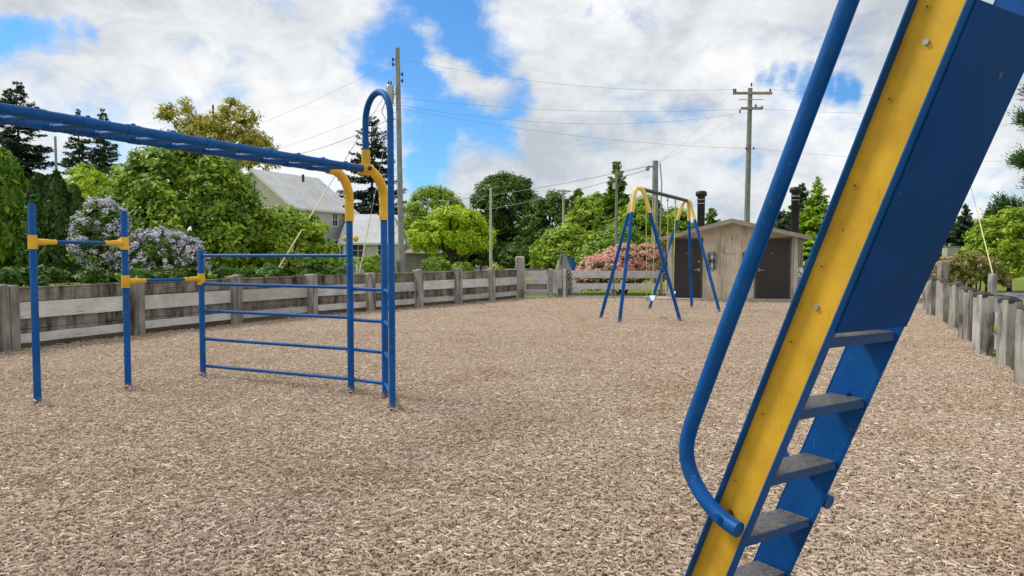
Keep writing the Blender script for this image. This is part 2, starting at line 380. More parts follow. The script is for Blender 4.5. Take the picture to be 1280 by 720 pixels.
def H(x, y):
    x = np.asarray(x, float); y = np.asarray(y, float)
    ins = inside(x, y, PLAY); d = pdist(x, y, FENCE)
    near = (.92-.55*ss(3, 13, d))*(1-ss(-2.2, 1.0, x))*ss(.12, .5, d)           # the lawn stands higher behind the left fence
    far = .37*ss(28, 38, y-.25*np.maximum(x-6, 0))*(1-ss(9, 18, x))
    h = np.maximum(near*np.where((x < 2) , 1, 0), far) + .03*np.sin(x*.35)*np.cos(y*.3)*ss(2, 6, d)
    return np.where(ins, -.08, h-.004)
def Hs(x, y): return float(H(np.array([x]), np.array([y]))[0])

# ------------------------------------------------------------------ ground, road, bed
def axis(lo, hi, st, far):
    g = np.arange(lo, hi+1e-6, st); k = st; a = [hi]
    while a[-1] < far: k *= 1.35; a.append(a[-1]+k)
    b = [lo]; k = st
    while b[-1] > -far: k *= 1.35; b.append(b[-1]-k)
    return np.concatenate([np.array(b[1:][::-1]), g, np.array(a[1:])])
gx = axis(-22, 22, .3, 3000); gy = axis(-8, 46, .3, 3000)
GX, GY = np.meshgrid(gx, gy, indexing='ij'); GZ = H(GX.ravel(), GY.ravel())
nx, ny = len(gx), len(gy); idx = np.arange(nx*ny).reshape(nx, ny)
F = np.stack([idx[:-1, :-1], idx[1:, :-1], idx[1:, 1:], idx[:-1, 1:]], -1).reshape(-1, 4)
tag(npmesh('ground', np.stack([GX.ravel(), GY.ravel(), GZ], 1), F, M['lawn'], smooth=True), kind='structure')
def strip(name, line, width, m, dz=.03):
    V = []; L = [Vector((*p, 0)) for p in line]
    dense = []
    for a, b in zip(L[:-1], L[1:]):
        k = max(2, int((b-a).length/1.0)); dense += [a+(b-a)*i/k for i in range(k)]
    dense.append(L[-1]); cols = 9
    for i, p in enumerate(dense):
        t = (dense[min(i+1, len(dense)-1)]-dense[max(0, i-1)]).normalized(); n = Vector((-t.y, t.x, 0))
        for j in range(cols):
            q = p+n*width*(j/(cols-1)-.5); V.append((q.x, q.y, Hs(q.x, q.y)+dz))
    r = len(dense); ii = np.arange(r*cols).reshape(r, cols)
    FF = np.stack([ii[:-1, :-1], ii[1:, :-1], ii[1:, 1:], ii[:-1, 1:]], -1).reshape(-1, 4)
    return tag(npmesh(name, V, FF, m, smooth=True), kind='structure')
strip('road', [(-70, 61), (-30, 60), (-5, 58), (12, 57), (40, 66), (90, 90)], 16, M['asphalt'])
strip('path', [(1.2, 28.2), (1.6, 32), (2.8, 38), (3.6, 44), (4, 50)], 3.0, M['asphalt'], .035)
strip('road', [(11, 9), (13.6, 17), (18, 25.5), (30, 34), (60, 42)], 4.6, M['asphalt'], .03)
bm = bmesh.new(); bm.faces.new([bm.verts.new((x, y, 0)) for x, y in PLAY]); bmesh.ops.triangulate(bm, faces=bm.faces)
bmesh.ops.recalc_face_normals(bm, faces=bm.faces)
me = bpy.data.meshes.new('woodchip_bed'); bm.to_mesh(me); bm.free(); me.materials.append(M['bed'])
bed = bpy.data.objects.new('woodchip_bed', me); C.objects.link(bed); tag(bed, kind='structure')
# loose chips: curled strips of wood, laid thick near the camera and thinner far off
def chips():
    pts = []
    for y0, y1, dens in ((1.6, 4.5, 4300), (4.5, 7, 2700), (7, 10, 1400), (10, 15, 600), (15, 26.3, 190)):
        hw = y1*.95+1.5; n = int((y1-y0)*2*hw*dens)
        x = rng.uniform(-hw, hw, n); y = rng.uniform(y0, y1, n); k = inside(x, y, PLAY); pts.append(np.stack([x[k], y[k]], 1))
    P = np.concatenate(pts); n = len(P); d = P[:, 1]
    Ln = rng.uniform(.019, .056, n)*(1+np.clip(d-8, 0, 20)*.035); Wd = Ln*rng.uniform(.10, .24, n); Wd = np.maximum(Wd, .0055)
    yaw = rng.uniform(0, 2*np.pi, n); curl = rng.normal(0, 1.5, n); tilt = rng.normal(0, .28, n)
    heap = .010*np.sin(P[:, 0]*2.1+np.sin(P[:, 1]*1.7))*np.sin(P[:, 1]*2.6)+.012
    for fx, fy in [(-4.97, 7.48), (-4.49, 8.36), (-3.96, 9.17), (-1.84, 8.17), (-1.40, 7.90), (-1.205, 7.2), (2.18, 17.95), (2.46, 16.55), (4.05, 17.1), (3.95, 20.9), (5.36, 21.4), (5.75, 19.75)]:
        q = np.hypot(P[:, 0]-fx, P[:, 1]-fy); heap += .035*np.exp(-(q/.11)**2)-.016*np.exp(-((q-.30)/.14)**2)
    z0 = heap+rng.uniform(-.006, .024, n)
    seg = 3; V = np.zeros((n, (seg+1)*3, 3)); tint = np.zeros((n, (seg+1)*3))
    col = np.clip(.53+rng.normal(0, 1, n)*np.clip(.20-.010*(d-3), .10, .20), 0, 1); bright = rng.random(n) < np.clip(.05-.004*(d-3), .008, .05); col[bright] = rng.uniform(.85, 1, bright.sum())
    for i in range(seg+1):
        s = i/seg-.5; a = yaw+curl*s
        cx = P[:, 0]+np.cos(yaw)*Ln*s-np.sin(yaw)*Ln*curl*.5*(s*s-.08); cy = P[:, 1]+np.sin(yaw)*Ln*s+np.cos(yaw)*Ln*curl*.5*(s*s-.08)
        cz = z0+np.sin(tilt)*Ln*s+.012*(.25-s*s)
        wv_ = Wd*(1-.75*abs(s)**2*2)
        for j, q in enumerate((-.5, 0, .5)):
            V[:, i*3+j, 0] = cx-np.sin(a)*wv_*q; V[:, i*3+j, 1] = cy+np.cos(a)*wv_*q; V[:, i*3+j, 2] = cz+(.0035 if j == 1 else -.0035)
            tint[:, i*3+j] = col
    loc = []
    for i in range(seg):
        for j in range(2): a = i*3+j; loc.append((a, a+3, a+4, a+1))
    F = (np.arange(n)[:, None, None]*(seg+1)*3+np.array(loc)[None]).reshape(-1, 4)
    print('chips', n)
    return tag(npmesh('wood_chips', V, F, M['chip'], tint=tint), 'layer of loose pale brown wood chips covering the play area', 'wood chips', kind='stuff')
chips()

# ------------------------------------------------------------------ foliage
def unit(v): return v/np.maximum(np.linalg.norm(v, axis=1, keepdims=True), 1e-9)
def leaves(P, Nn, L, Wd, tdir=None, fold=.22):
    n = len(P); Nn = unit(Nn)
    t = rng.normal(size=(n, 3)) if tdir is None else tdir
    t = unit(t-Nn*np.sum(t*Nn, 1, keepdims=True)); b = np.cross(Nn, t)
    L = np.asarray(L).reshape(-1, 1)*np.ones((n, 1)); Wd = np.asarray(Wd).reshape(-1, 1)*np.ones((n, 1))
    V = np.stack([P-t*L*.5, P+b*Wd*.5-Nn*Wd*fold-t*L*.04, P+t*L*.5-Nn*L*.12, P-b*Wd*.5-Nn*Wd*fold-t*L*.04], 1)
    return V
def leafmesh(name, Vs, Ts, m, parent):
    V = np.concatenate(Vs); T = np.concatenate(Ts); n = len(V)
    F = np.arange(n*4).reshape(n, 4)
    return npmesh(name, V, F, m, parent, np.repeat(np.clip(T, 0, 1), 4))
def crown_pts(lobes, nclump, per, cr, inner=.72):
    """leaf positions in clumps spread through the outer part of a set of ellipsoids"""
    lobes = np.array(lobes, float); wts = (lobes[:, 3]*lobes[:, 4]+lobes[:, 4]*lobes[:, 5]+lobes[:, 3]*lobes[:, 5]); wts /= wts.sum()
    li = rng.choice(len(lobes), nclump, p=wts); d = unit(rng.normal(size=(nclump, 3))); d[:, 2] = np.where(d[:, 2] < -.55, -d[:, 2], d[:, 2])
    rad = inner+(1.04-inner)*rng.random(nclump)**.6
    cen = lobes[li, :3]+d*rad[:, None]*lobes[li, 3:]
    # drop clumps buried deep in another lobe
    keep = np.ones(nclump, bool)
    for j in range(len(lobes)):
        q = np.linalg.norm((cen-lobes[j, :3])/lobes[j, 3:], axis=1); keep &= ~((q < .62) & (li != j))
    cen, d, li = cen[keep], d[keep], li[keep]; k = len(cen)
    ct = rng.normal(0, .16, k)
    cs = cr*rng.uniform(.6, 1.35, k)
    ci = np.repeat(np.arange(k), per); off = rng.normal(size=(len(ci), 3)); off = unit(off)*rng.random((len(ci), 1))**.45
    P = cen[ci]+off*cs[ci][:, None]*np.array([1, 1, .8])
    Nn = off*.8+d[ci]*.55+np.array([0, 0, .45])+rng.normal(0, .35, (len(ci), 3))
    T = .46+ct[ci]+rng.normal(0, .22, len(ci))
    return P, Nn, T
def trunk(name, base, top, r0, r1, m, parent, limbs=(), wob=.06):
    b = MB(); base = Vector(base); top = Vector(top)
    pts = []
    for i in range(7):
        t = i/6; p = base.lerp(top, t); pts.append(p+Vector((random.uniform(-1, 1), random.uniform(-1, 1), 0))*wob*(0 if i == 0 else 1)*(top-base).length*.12)
    b.tube(pts, [r0*(1.35 if i == 0 else 1)*(1-i/6)+r1*i/6 for i in range(7)], 9)
    for (t, end, r) in limbs:
        a = base.lerp(top, t); e_ = Vector(end); mid = a.lerp(e_, .5)+Vector((0, 0, .12*(e_-a).length))
        b.tube([a, a.lerp(mid, .6), mid, e_], [r, r*.8, r*.6, r*.25], 7)
    return b.build(name, m, parent)
def broadleaf(name, label, cat, X, Y, lobes, leafm, L, Wd, nclump, per, cr, tr=(.2, 0.6), group=None, barkm='bark', stems=None, part='crown', inner=.72):
    z = Hs(X, Y); o = thing(name, (X, Y, z), label, cat, group)
    lb = [(X+a, Y+b, z+c, d, e_, f) for a, b, c, d, e_, f in lobes]
    P, Nn, T = crown_pts(lb, nclump, per, cr, inner)
    Ls = L*rng.uniform(.65, 1.3, len(P)); k = P[:, 2] > z+.02; P, Nn, T, Ls = P[k], Nn[k], T[k], Ls[k]
    leafmesh(part, [leaves(P, Nn, Ls, Ls*Wd/L)], [T], M[leafm], o)
    mx = max(l[2]+l[5]*.3 for l in lb)
    limbs = [(random.uniform(.3, .75), (l[0]+random.uniform(-.3, .3)*l[3], l[1]+random.uniform(-.3, .3)*l[4], l[2]+random.uniform(-.1, .5)*l[5]), tr[0]*.5) for l in lb for _ in range(2)]
    if stems:
        b = MB()
        for s in range(stems):
            l = lb[s % len(lb)]; e_ = Vector((l[0]+random.uniform(-.5, .5)*l[3], l[1]+random.uniform(-.5, .5)*l[4], l[2]+l[5]*.3)); a = Vector((X+random.uniform(-.25, .25), Y+random.uniform(-.25, .25), z-.1))
            b.tube([a, a.lerp(e_, .4)+Vector((random.uniform(-.1, .1), 0, .1)), e_], [tr[0], tr[0]*.7, tr[0]*.3], 6)
        b.build('stem', M[barkm], o)
    else:
        trunk('trunk', (X, Y, z-.15), (X+random.uniform(-.2, .2), Y, mx), tr[0], tr[0]*.25, M[barkm], o, limbs)
    return o, lb
def conifer(name, label, X, Y, ztop, rbase, m, zlow=.6, group=None, dens=1., sparse=0., L=.42, barkm='bark', droop=.35, shape=1.0):
    z = Hs(X, Y); h = ztop-z; o = thing(name, (X, Y, z), label, 'tree', group)
    trunk('trunk', (X, Y, z-.2), (X, Y, ztop-.1), max(.12, h*.016), .02, M[barkm], o, wob=.01)
    Ps, Ns, Ds, Ls, Ts = [], [], [], [], []
    zz = z+zlow; bb = MB()
    while zz < ztop-.15:
        t = (zz-z-zlow)/(h-zlow); bl = rbase*((1-t)**shape*.97+.03); nb = int(max(4, (5+6*(1-t))))
        if sparse and random.random() < sparse: zz += max(.16, h*.022); continue
        for _ in range(nb):
            a = random.uniform(0, 2*math.pi); l = bl*random.uniform(.62, 1.12); k = int(max(6, l*26*dens)); s = np.sqrt(rng.random(k))*.94+.06
            dz = -droop*l*s**1.2*(1-t*.8)+.18*l*s**3+ (l*.25*s if t > .8 else 0)
            side = rng.normal(0, .16, k)*l*(1-.45*s)*.9
            ca, sa = math.cos(a), math.sin(a)
            P = np.stack([X+ca*l*s-sa*side, Y+sa*l*s+ca*side, zz+dz+rng.normal(0, .05, k)-abs(side)*.2], 1)
            dirv = np.stack([ca-sa*np.sign(side)*.9*np.ones(k), sa+ca*np.sign(side)*.9, -.25*np.ones(k)], 1)
            Ps.append(P); Ds.append(dirv+rng.normal(0, .3, (k, 3))); Ns.append(np.array([0, 0, 1])+rng.normal(0, .45, (k, 3))+np.array([ca, sa, 0])*.35)
            Ls.append(L*rng.uniform(.6, 1.2, k)*(.65+.35*(1-t))); Ts.append(.45+rng.normal(0, .17, k)+random.gauss(0, .12)+(s-.6)*.25)
            if l > .5: bb.tube([(X, Y, zz), (X+ca*l*.5, Y+sa*l*.5, zz-droop*l*.22), (X+ca*l*.9, Y+sa*l*.9, zz-droop*l*.6)], [.035, .022, .008], 5, False)
        zz += max(.15, h*.019)*random.uniform(.8, 1.2)
    P = np.concatenate(Ps); Lc = np.concatenate(Ls)
    bb.build('branches', M[barkm], o)
    leafmesh('crown', [leaves(P, np.concatenate(Ns), Lc, Lc*.40, np.concatenate(Ds))], [np.concatenate(Ts)], M[m], o)
    return o
def cedar(name, label, cat, X, Y, ztop, r, m, n=5000, L=.26, group=None, power=.5, ry=None):
    """columnar evergreen: upright fans on an uneven tapering column"""
    z = Hs(X, Y); h = ztop-z; o = thing(name, (X, Y, z), label, cat, group); ry = ry or r
    trunk('trunk', (X, Y, z-.1), (X, Y, ztop-.4), .09, .02, M['bark'], o, wob=.01)
    k = 170; ct = rng.random(k)**.85; ca = rng.uniform(0, 2*np.pi, k); cz = ct
    prof = lambda t: np.clip(1-t, 0, 1)**power*(.80+.2*ss(0, .18, t))
    ci = rng.integers(0, k, n); t = np.clip(cz[ci]+rng.normal(0, .035, n), 0, 1.0); a = ca[ci]+rng.normal(0, .22, n)
    bulge = 1+.12*np.sin(ca[ci]*5+cz[ci]*17)+rng.normal(0, .10, k)[ci]+rng.normal(0, .05, n)
    rr = prof(t)*bulge*(.80+.24*rng.random(n))
    P = np.stack([X+np.cos(a)*rr*r, Y+np.sin(a)*rr*ry, z+.05+t*h*rng.uniform(.97, 1.03, n)], 1)
    Nn = np.stack([np.cos(a), np.sin(a), .3*np.ones(n)], 1)+rng.normal(0, .55, (n, 3))
    D = np.stack([np.cos(a)*.45, np.sin(a)*.45, np.ones(n)], 1)+rng.normal(0, .28, (n, 3))
    Ls = L*rng.uniform(.6, 1.3, n); T = .45+rng.normal(0, .14, k)[ci]+rng.normal(0, .15, n)
    leafmesh('crown', [leaves(P, Nn, Ls, Ls*.42, D)], [T], M[m], o)
    return o
def blossoms(o, lb, m, n, cr, L, upmin=-.2, part='blossom'):
    P, Nn, T = crown_pts([(a, b, c, d*1.03, e_*1.03, f*1.05) for a, b, c, d, e_, f in lb], n, 26, cr, .93)
    Ls = L*rng.uniform(.7, 1.3, len(P)); k = P[:, 2] > o.location.z+.15
    return leafmesh(part, [leaves(P[k], Nn[k], Ls[k], Ls[k]*.7)], [T[k]], M[m], o)
def px(x, Y): return (x-640)/900*Y
def pz(y, Y): return CAMZ+(318-y)*Y/900

# hedge cedars behind the left fence
for i, (x, Y, ytop, r) in enumerate([(-32, 19.5, 205, .95), (8, 20, 196, .95)]):
    cedar('hedge_cedar', ['bright green hedge cedar at the left edge of the photo behind the fence', 'tall bright green hedge cedar beside the dark cedars behind the fence'][i], 'hedge tree', px(x, Y), Y, pz(ytop, Y), r, 'cedar', 9000, .24, 'bright green hedge cedars', .45)
for i, (x, Y, ytop, r) in enumerate([(50, 19.2, 226, .52), (74, 19.2, 222, .56), (98, 19.4, 240, .5)]):
    cedar('columnar_cedar', ['dark narrow columnar cedar next to the bright green hedge cedars', 'dark columnar cedar, tallest and middle of the three dark cedars', 'dark columnar cedar nearest the lilac bush'][i], 'hedge tree', px(x, Y), Y, pz(ytop, Y), r, 'cedar_dark', 6500, .2, 'dark columnar cedars', .5)
# lilac
Y = 17.6
for i, (x0, x1, yt) in enumerate([(96, 162, 250), (148, 250, 288)]):
    X = px((x0+x1)/2, Y); r = px(x1, Y)-px(x0, Y); z = Hs(X, Y); top = pz(yt, Y)-z
    o, lb = broadleaf('lilac_bush', ['taller lilac bush with pale purple blossom beside the dark columnar cedars', 'low wide lilac bush with pale purple blossom under the big round shrub'][i], 'bush', X, Y,
        [(0, 0, top*.5, r*.5, r*.5, top*.5), (-r*.2, .1, top*.4, r*.4, r*.4, top*.4), (r*.22, -.1, top*.36, r*.38, r*.38, top*.36)], 'leaf_dark', .11, .06, 130, 34, .17, (.05,), 'lilac bushes', stems=6, part='foliage', inner=.55)
    blossoms(o, lb, 'lilac', [190, 230][i], .11, .062)
# big round shrub
Y = 21.0; X = px(232, Y); z = Hs(X, Y); top = pz(186, Y)-z
broadleaf('round_evergreen', 'huge round bright green shrub behind the lilac bushes', 'shrub', X, Y,
    [(0, 0, top*.52, 2.0, 1.8, top*.48), (-1.1, -.2, top*.42, 1.1, 1.3, top*.40), (1.05, -.3, top*.38, 1.05, 1.3, top*.40), (.1, -.9, top*.30, 1.7, 1.2, top*.32), (-.4, 0, top*.72, 1.2, 1.2, top*.27), (.8, 0, top*.66, 1.0, 1.1, top*.26), (1.3, -.9, top*.2, 1.0, .9, top*.22), (-1.0, -.9, top*.2, 1.0, .9, top*.22)],
    'leaf_green', .17, .08, 800, 80, .34, (.12,), stems=7, part='foliage', inner=.8)
Y = 22.0; X = px(352, Y); z = Hs(X, Y); top = pz(262, Y)-z
broadleaf('spreading_shrub', 'yellow green spreading shrub in front of the grey house', 'shrub', X, Y,
    [(0, 0, top*.5, 1.2, 1.1, top*.5), (-.9, -.1, top*.42, .9, .95, top*.42), (.85, -.1, top*.45, .75, .95, top*.45), (.3, -.6, top*.28, 1.2, .9, top*.3), (-.8, -.6, top*.2, .8, .7, top*.24), (1.0, -.5, top*.2, .7, .7, top*.24)],
    'leaf_yellow_green', .17, .075, 330, 62, .27, (.07,), stems=6, part='foliage', inner=.75)
Y = 28; X = px(110, Y); z = Hs(X, Y); top = pz(205, Y)-z
broadleaf('lime_shrub_tree', 'loose lime green small tree between the dark cedars and the round shrub', 'tree', X, Y,
    [(0, 0, top*.62, .95, .9, top*.36), (-.5, 0, top*.45, .7, .8, top*.3), (.55, .1, top*.5, .75, .8, top*.33)], 'leaf_lime', .16, .07, 200, 50, .25, (.07,))
Y = 62; X = px(272, Y); z = Hs(X, Y)
def oz(y): return pz(y, Y)-z
broadleaf('olive_tree', 'tall olive brown tree with thin arching top behind the round shrub', 'tree', X, Y,
    [(a_*1.44, b_*1.44, c_, d_*1.44, e_*1.44, f_*1.44) for a_, b_, c_, d_, e_, f_ in [(0, 0, oz(185), 2.9, 2.4, 1.7), (-2.0, 0, oz(205), 1.7, 1.8, 1.7), (2.0, .2, oz(195), 1.8, 1.8, 1.5), (.8, 0, oz(158), 1.5, 1.4, 1.1), (-1.3, 0, oz(168), 1.2, 1.2, 1.1), (-2.7, 0, oz(150), .75, .7, .8), (1.8, 0, oz(150), .7, .7, .9), (-1.8, 0, oz(137), .45, .45, .5), (.9, 0, oz(137), .35, .4, .6)]],
    'leaf_olive', .34, .13, 430, 44, .60, (.3,), inner=.5)
# conifers on the left skyline
conifer('fir_tree', 'tall dark fir at the far left behind the hedge cedars', px(28, 58), 58, pz(103, 58), 5.2, 'needle_dark', 1.5, 'dark firs on the left skyline', 2.0, droop=.4, shape=.8)
conifer('fir_tree', 'slim dark fir left of its twin above the monkey bar rail', px(103, 66), 66, pz(138, 66), 4.2, 'needle_mid', 2, 'dark firs on the left skyline', 1.6)
conifer('fir_tree', 'slim dark fir nearest the olive tree above the monkey bar rail', px(134, 66), 66, pz(136, 66), 4.4, 'needle_mid', 2, 'dark firs on the left skyline', 1.6)
conifer('spruce_tree', 'dark spruce with drooping gappy branches behind the grey house', px(466, 63), 63, pz(146, 63), 4.4, 'needle_dark', 1.5, None, 1.5, sparse=.18, droop=.25, shape=.68)
# trees across the middle
Y = 41; X = px(566, Y); z = Hs(X, Y)
broadleaf('maple_tree', 'dome shaped lime green maple with dark trunk beyond the fence', 'tree', X, Y,
    [(0, 0, oz(283), 1.6, 1.5, 1.0), (-1.3, -.2, oz(296), 1.2, 1.2, .85), (1.2, -.1, oz(295), 1.15, 1.2, .85), (.9, -.5, oz(276), .9, .9, .55), (-.5, -.6, oz(300), 1.2, 1.0, .8), (.6, -.6, oz(305), 1.2, 1.0, .65), (-1.5, -.3, oz(308), .8, .9, .55), (1.5, -.2, oz(308), .75, .9, .5)],
    'leaf_lime', .20, .10, 420, 60, .33, (.17,), inner=.7)
Y = 54; X = px(543, Y); z = Hs(X, Y)
broadleaf('ash_tree', 'pale green tree rising behind the lime green maple', 'tree', X, Y,
    [(0, 0, oz(262), 1.9, 1.7, 1.6), (-1.2, 0, oz(282), 1.6, 1.6, 1.6), (1.4, 0, oz(275), 1.3, 1.5, 1.5), (.2, 0, oz(246), 1.1, 1.1, .7)], 'leaf_yellow_green', .22, .10, 260, 48, .4, (.2,))
Y = 66; X = px(630, Y); z = Hs(X, Y)
broadleaf('oak_tree', 'big dark green tree with a broad crown across the road', 'tree', X, Y,
    [(0, 0, oz(250), 2.6, 2.4, 2.2), (-1.6, 0, oz(270), 1.7, 2, 2.3), (1.9, 0, oz(280), 1.9, 2, 2.8), (.9, 0, oz(238), 1.7, 1.6, 1.2), (2.8, 0, oz(300), 1.6, 1.8, 1.8), (-.6, 0, oz(236), 1.4, 1.4, 1.1), (.6, -.5, oz(300), 2.4, 1.8, 1.7), (-1.7, -.4, oz(296), 1.5, 1.6, 1.4), (3.0, -.3, oz(312), 1.6, 1.5, 1.3)], 'leaf_dark', .28, .14, 760, 55, .5, (.4,))
for x, Y, yt, r, m, lab in [(770, 47, 200, 1.9, 'cedar', 'tall pointed cedar with the highest tip behind the swing set'), (722, 56, 234, 2.3, 'cedar', 'mid green pointed cedar behind the small diamond sign')]:
    conifer('cedar_tree', lab, px(x, Y), Y, pz(yt, Y), r, m, .3, 'pointed cedars beyond the back fence', 2.0, L=.46, droop=.15, shape=.8)
for x, Y, yt, r, m, lab in [(688, 60, 240, 2.6, 'leaf_dark', 'dark dense bushy tree right of the big dark green tree'), (746, 52, 240, 2.5, 'leaf_yellow_green', 'yellow green bushy tree behind the swing legs'),
        (800, 46, 248, 2.1, 'leaf_yellow_green', 'yellow green bushy tree just left of the toilet block roof'), (838, 50, 262, 1.9, 'leaf_green', 'low green bushy tree peeping over the left end of the toilet roof'),
        (708, 44, 284, 1.9, 'leaf_yellow_green', 'low bushy tree at the road edge behind the blue bin'), (660, 68, 286, 2.4, 'leaf_green', 'low green bushy tree at the foot of the big dark green tree'), (770, 42, 285, 2.2, 'leaf_green', 'low green bushy tree right behind the pink flowering shrub'),
        (592, 63, 284, 2.2, 'leaf_dark', 'dark low bushy tree between the maple and the big dark green tree'), (612, 70, 262, 2.6, 'leaf_dark', 'dark bushy tree filling the left side behind the big dark green tree'), (530, 60, 268, 2.4, 'leaf_green', 'green bushy tree behind the pale ash next to the tall pole'), (648, 62, 304, 1.6, 'leaf_dark', 'lowest dark bush in front of the big dark green tree trunk')]:
    X = px(x, Y); z = Hs(X, Y); h = pz(yt, Y)-z
    broadleaf('bushy_tree', lab, 'tree', X, Y, [(0, 0, h*.5, r*.8, r*.8, h*.42), (-r*.5, .1, h*.38, r*.62, r*.6, h*.36), (r*.5, -.1, h*.40, r*.6, r*.6, h*.38), (r*.15, 0, h*.76, r*.45, r*.45, h*.25), (-r*.3, 0, h*.68, r*.4, r*.4, h*.24), (0, -r*.4, h*.25, r*.8, r*.5, h*.25)],
        m, .27, .11, 400, 60, .4, (.14,), 'bushy trees beyond the back fence', inner=.66)
# far woods that close the view beyond the road
def woods():
    P_, N_, T_ = [], [], []
    lobes = []
    x = -95.
    while x < 110:
        y = 104+10*math.sin(x*.07)+random.uniform(-4, 4); h = random.uniform(3.6, 6.4)*(1.15 if x < -25 or x > 15 else 1); lobes.append((x, y, h*.45+.4, random.uniform(2.6, 4.2), 3.0, h*.6)); x += random.uniform(2.2, 4.2)
    P, Nn, T = crown_pts(lobes, 1900, 40, .8, .7)
    o = leafmesh('distant_woods', [leaves(P, Nn, .62, .30)], [T], M['leaf_dark'], None); tag(o, 'low belt of dark woods far beyond the road', 'woods', kind='stuff')
woods()
conifer('fir_tree', 'green fir between the swing beam and the left roof vent', px(822, 56), 56, pz(250, 56), 2.2, 'needle_mid', 1, 'firs behind the toilet block', 1.7)
conifer('fir_tree', 'green fir whose tip shows right behind the left roof vent', px(888, 54), 54, pz(258, 54), 2.4, 'cedar', 1, 'firs behind the toilet block', 1.7)
conifer('fir_tree', 'dark fir left of the right roof vent', px(975, 60), 60, pz(262, 60), 3.4, 'needle_mid', 1, 'firs behind the toilet block', 1.7)
conifer('fir_tree', 'dark fir just right of the right roof vent', px(1001, 58), 58, pz(228, 58), 3.4, 'needle_mid', 1, 'firs behind the toilet block', 1.7)
conifer('fir_tree', 'lime green pointed fir behind the right end of the toilet roof', px(1020, 50), 50, pz(220, 50), 2.7, 'cedar_lime', 1, 'firs behind the toilet block', 1.3)
conifer('fir_tree', 'small green fir seen beside the slide ladder rail', px(1048, 55), 55, pz(250, 55), 2.2, 'cedar', 1, 'firs behind the toilet block', 1.7)
# right background
for x, Y, yt, r, lab in [(1172, 72, 268, 2.8, 'dark green fir half hidden by the blue slide panel'), (1205, 70, 254, 2.9, 'pointed dark green fir in the gap right of the slide panel'), (1232, 78, 262, 2.6, 'small dark fir in the middle of the right background'), (1252, 76, 243, 3.0, 'tallest dark fir of the right background'), (1285, 80, 250, 3.2, 'dark fir at the right edge of the photo')]:
    conifer('fir_tree', lab, px(x, Y), Y, pz(yt, Y), r, 'needle_dark' if x > 1180 else 'needle_mid', .6, 'dark firs in the right background', 1.6)
Y = 31; X = px(1262, Y); z = Hs(X, Y); top = pz(264, Y)-z
broadleaf('spreading_maple', 'wide lime green shrubby maple behind the right timber posts', 'tree', X, Y,
    [(0, 0, top*.55, 1.7, 1.5, top*.45), (-1.0, -.3, top*.4, 1.0, 1.1, top*.36), (1.5, 0, top*.6, 1.5, 1.4, top*.42), (.3, -.6, top*.3, 1.5, 1.1, top*.3), (-.7, 0, top*.62, .7, .8, top*.2), (-1.5, -.2, top*.3, .7, .8, top*.26), (.5, 0, top*.86, .6, .6, top*.14)], 'leaf_yellow_green', .18, .08, 420, 60, .27, (.09,))
Y = 27.5
for x, yt, r, lab in [(1186, 322, .55, 'rust and green shrub beside the slide panel edge'), (1212, 316, .62, 'rust tinted twiggy shrub in the middle by the pale boulders'), (1238, 322, .55, 'rust tinted shrub under the lime maple')]:
    X = px(x, Y); z = Hs(X, Y); top = pz(yt, Y)-z
    o, lb = broadleaf('rusty_shrub', lab, 'shrub', X, Y, [(0, 0, top*.62, r, r, top*.38), (.2, -.2, top*.4, r*.8, r*.7, top*.3)], 'orange', .11, .05, 90, 38, .16, (.04,), 'rust tinted shrubs behind the right posts', stems=5, part='foliage', inner=.6)
    blossoms(o, lb, 'pink', 22, .09, .06)
Y = 38
pine = thing('pine_tree', (px(1345, Y), Y, Hs(px(1345, Y), Y)), 'dark pine whose branches reach in from the right edge', 'tree')
def pine_build():
    o = pine; X, Y_, z = o.location; trunk('trunk', (X, Y_, z-.2), (X+.3, Y_, z+12), .28, .06, M['bark'], o, wob=.03)
    b = MB(); Ps = []; Ns = []; Ds = []
    for zz, ln in [(2.6, 3.4), (3.4, 3.9), (4.3, 3.7), (5.0, 3.0), (6.4, 2.9), (7.6, 2.8), (8.4, 2.9), (9.6, 3.0), (10.4, 2.3), (11.2, 1.8)]:
        for a in [math.pi+random.uniform(-.35, .35)]+[random.uniform(0, 6.28) for _ in range(3)]:
            e_ = Vector((X+math.cos(a)*ln, Y_+math.sin(a)*ln, z+zz+.35*ln*random.uniform(0, .6))); s = Vector((X+.2, Y_, z+zz)); mid = s.lerp(e_, .55)-Vector((0, 0, .1*ln))
            b.tube([s, mid, e_], [.06, .04, .012], 6)
            for t in np.linspace(.45, 1, 9):
                c = (s.lerp(mid, t/.55) if t < .55 else mid.lerp(e_, (t-.55)/.45)); k = 110
                off = rng.normal(0, .2, (k, 3)); Ps.append(np.array(c)+off+np.array([0, 0, .08])); Ns.append(rng.normal(size=(k, 3))); Ds.append(off+np.array([math.cos(a)*.2, math.sin(a)*.2, .25]))
    b.build('branches', M['bark'], o); P = np.concatenate(Ps)
    leafmesh('crown', [leaves(P, np.concatenate(Ns), .26, .05, np.concatenate(Ds))], [.45+rng.normal(0, .2, len(P))], M['cedar_dark'], o)
pine_build()
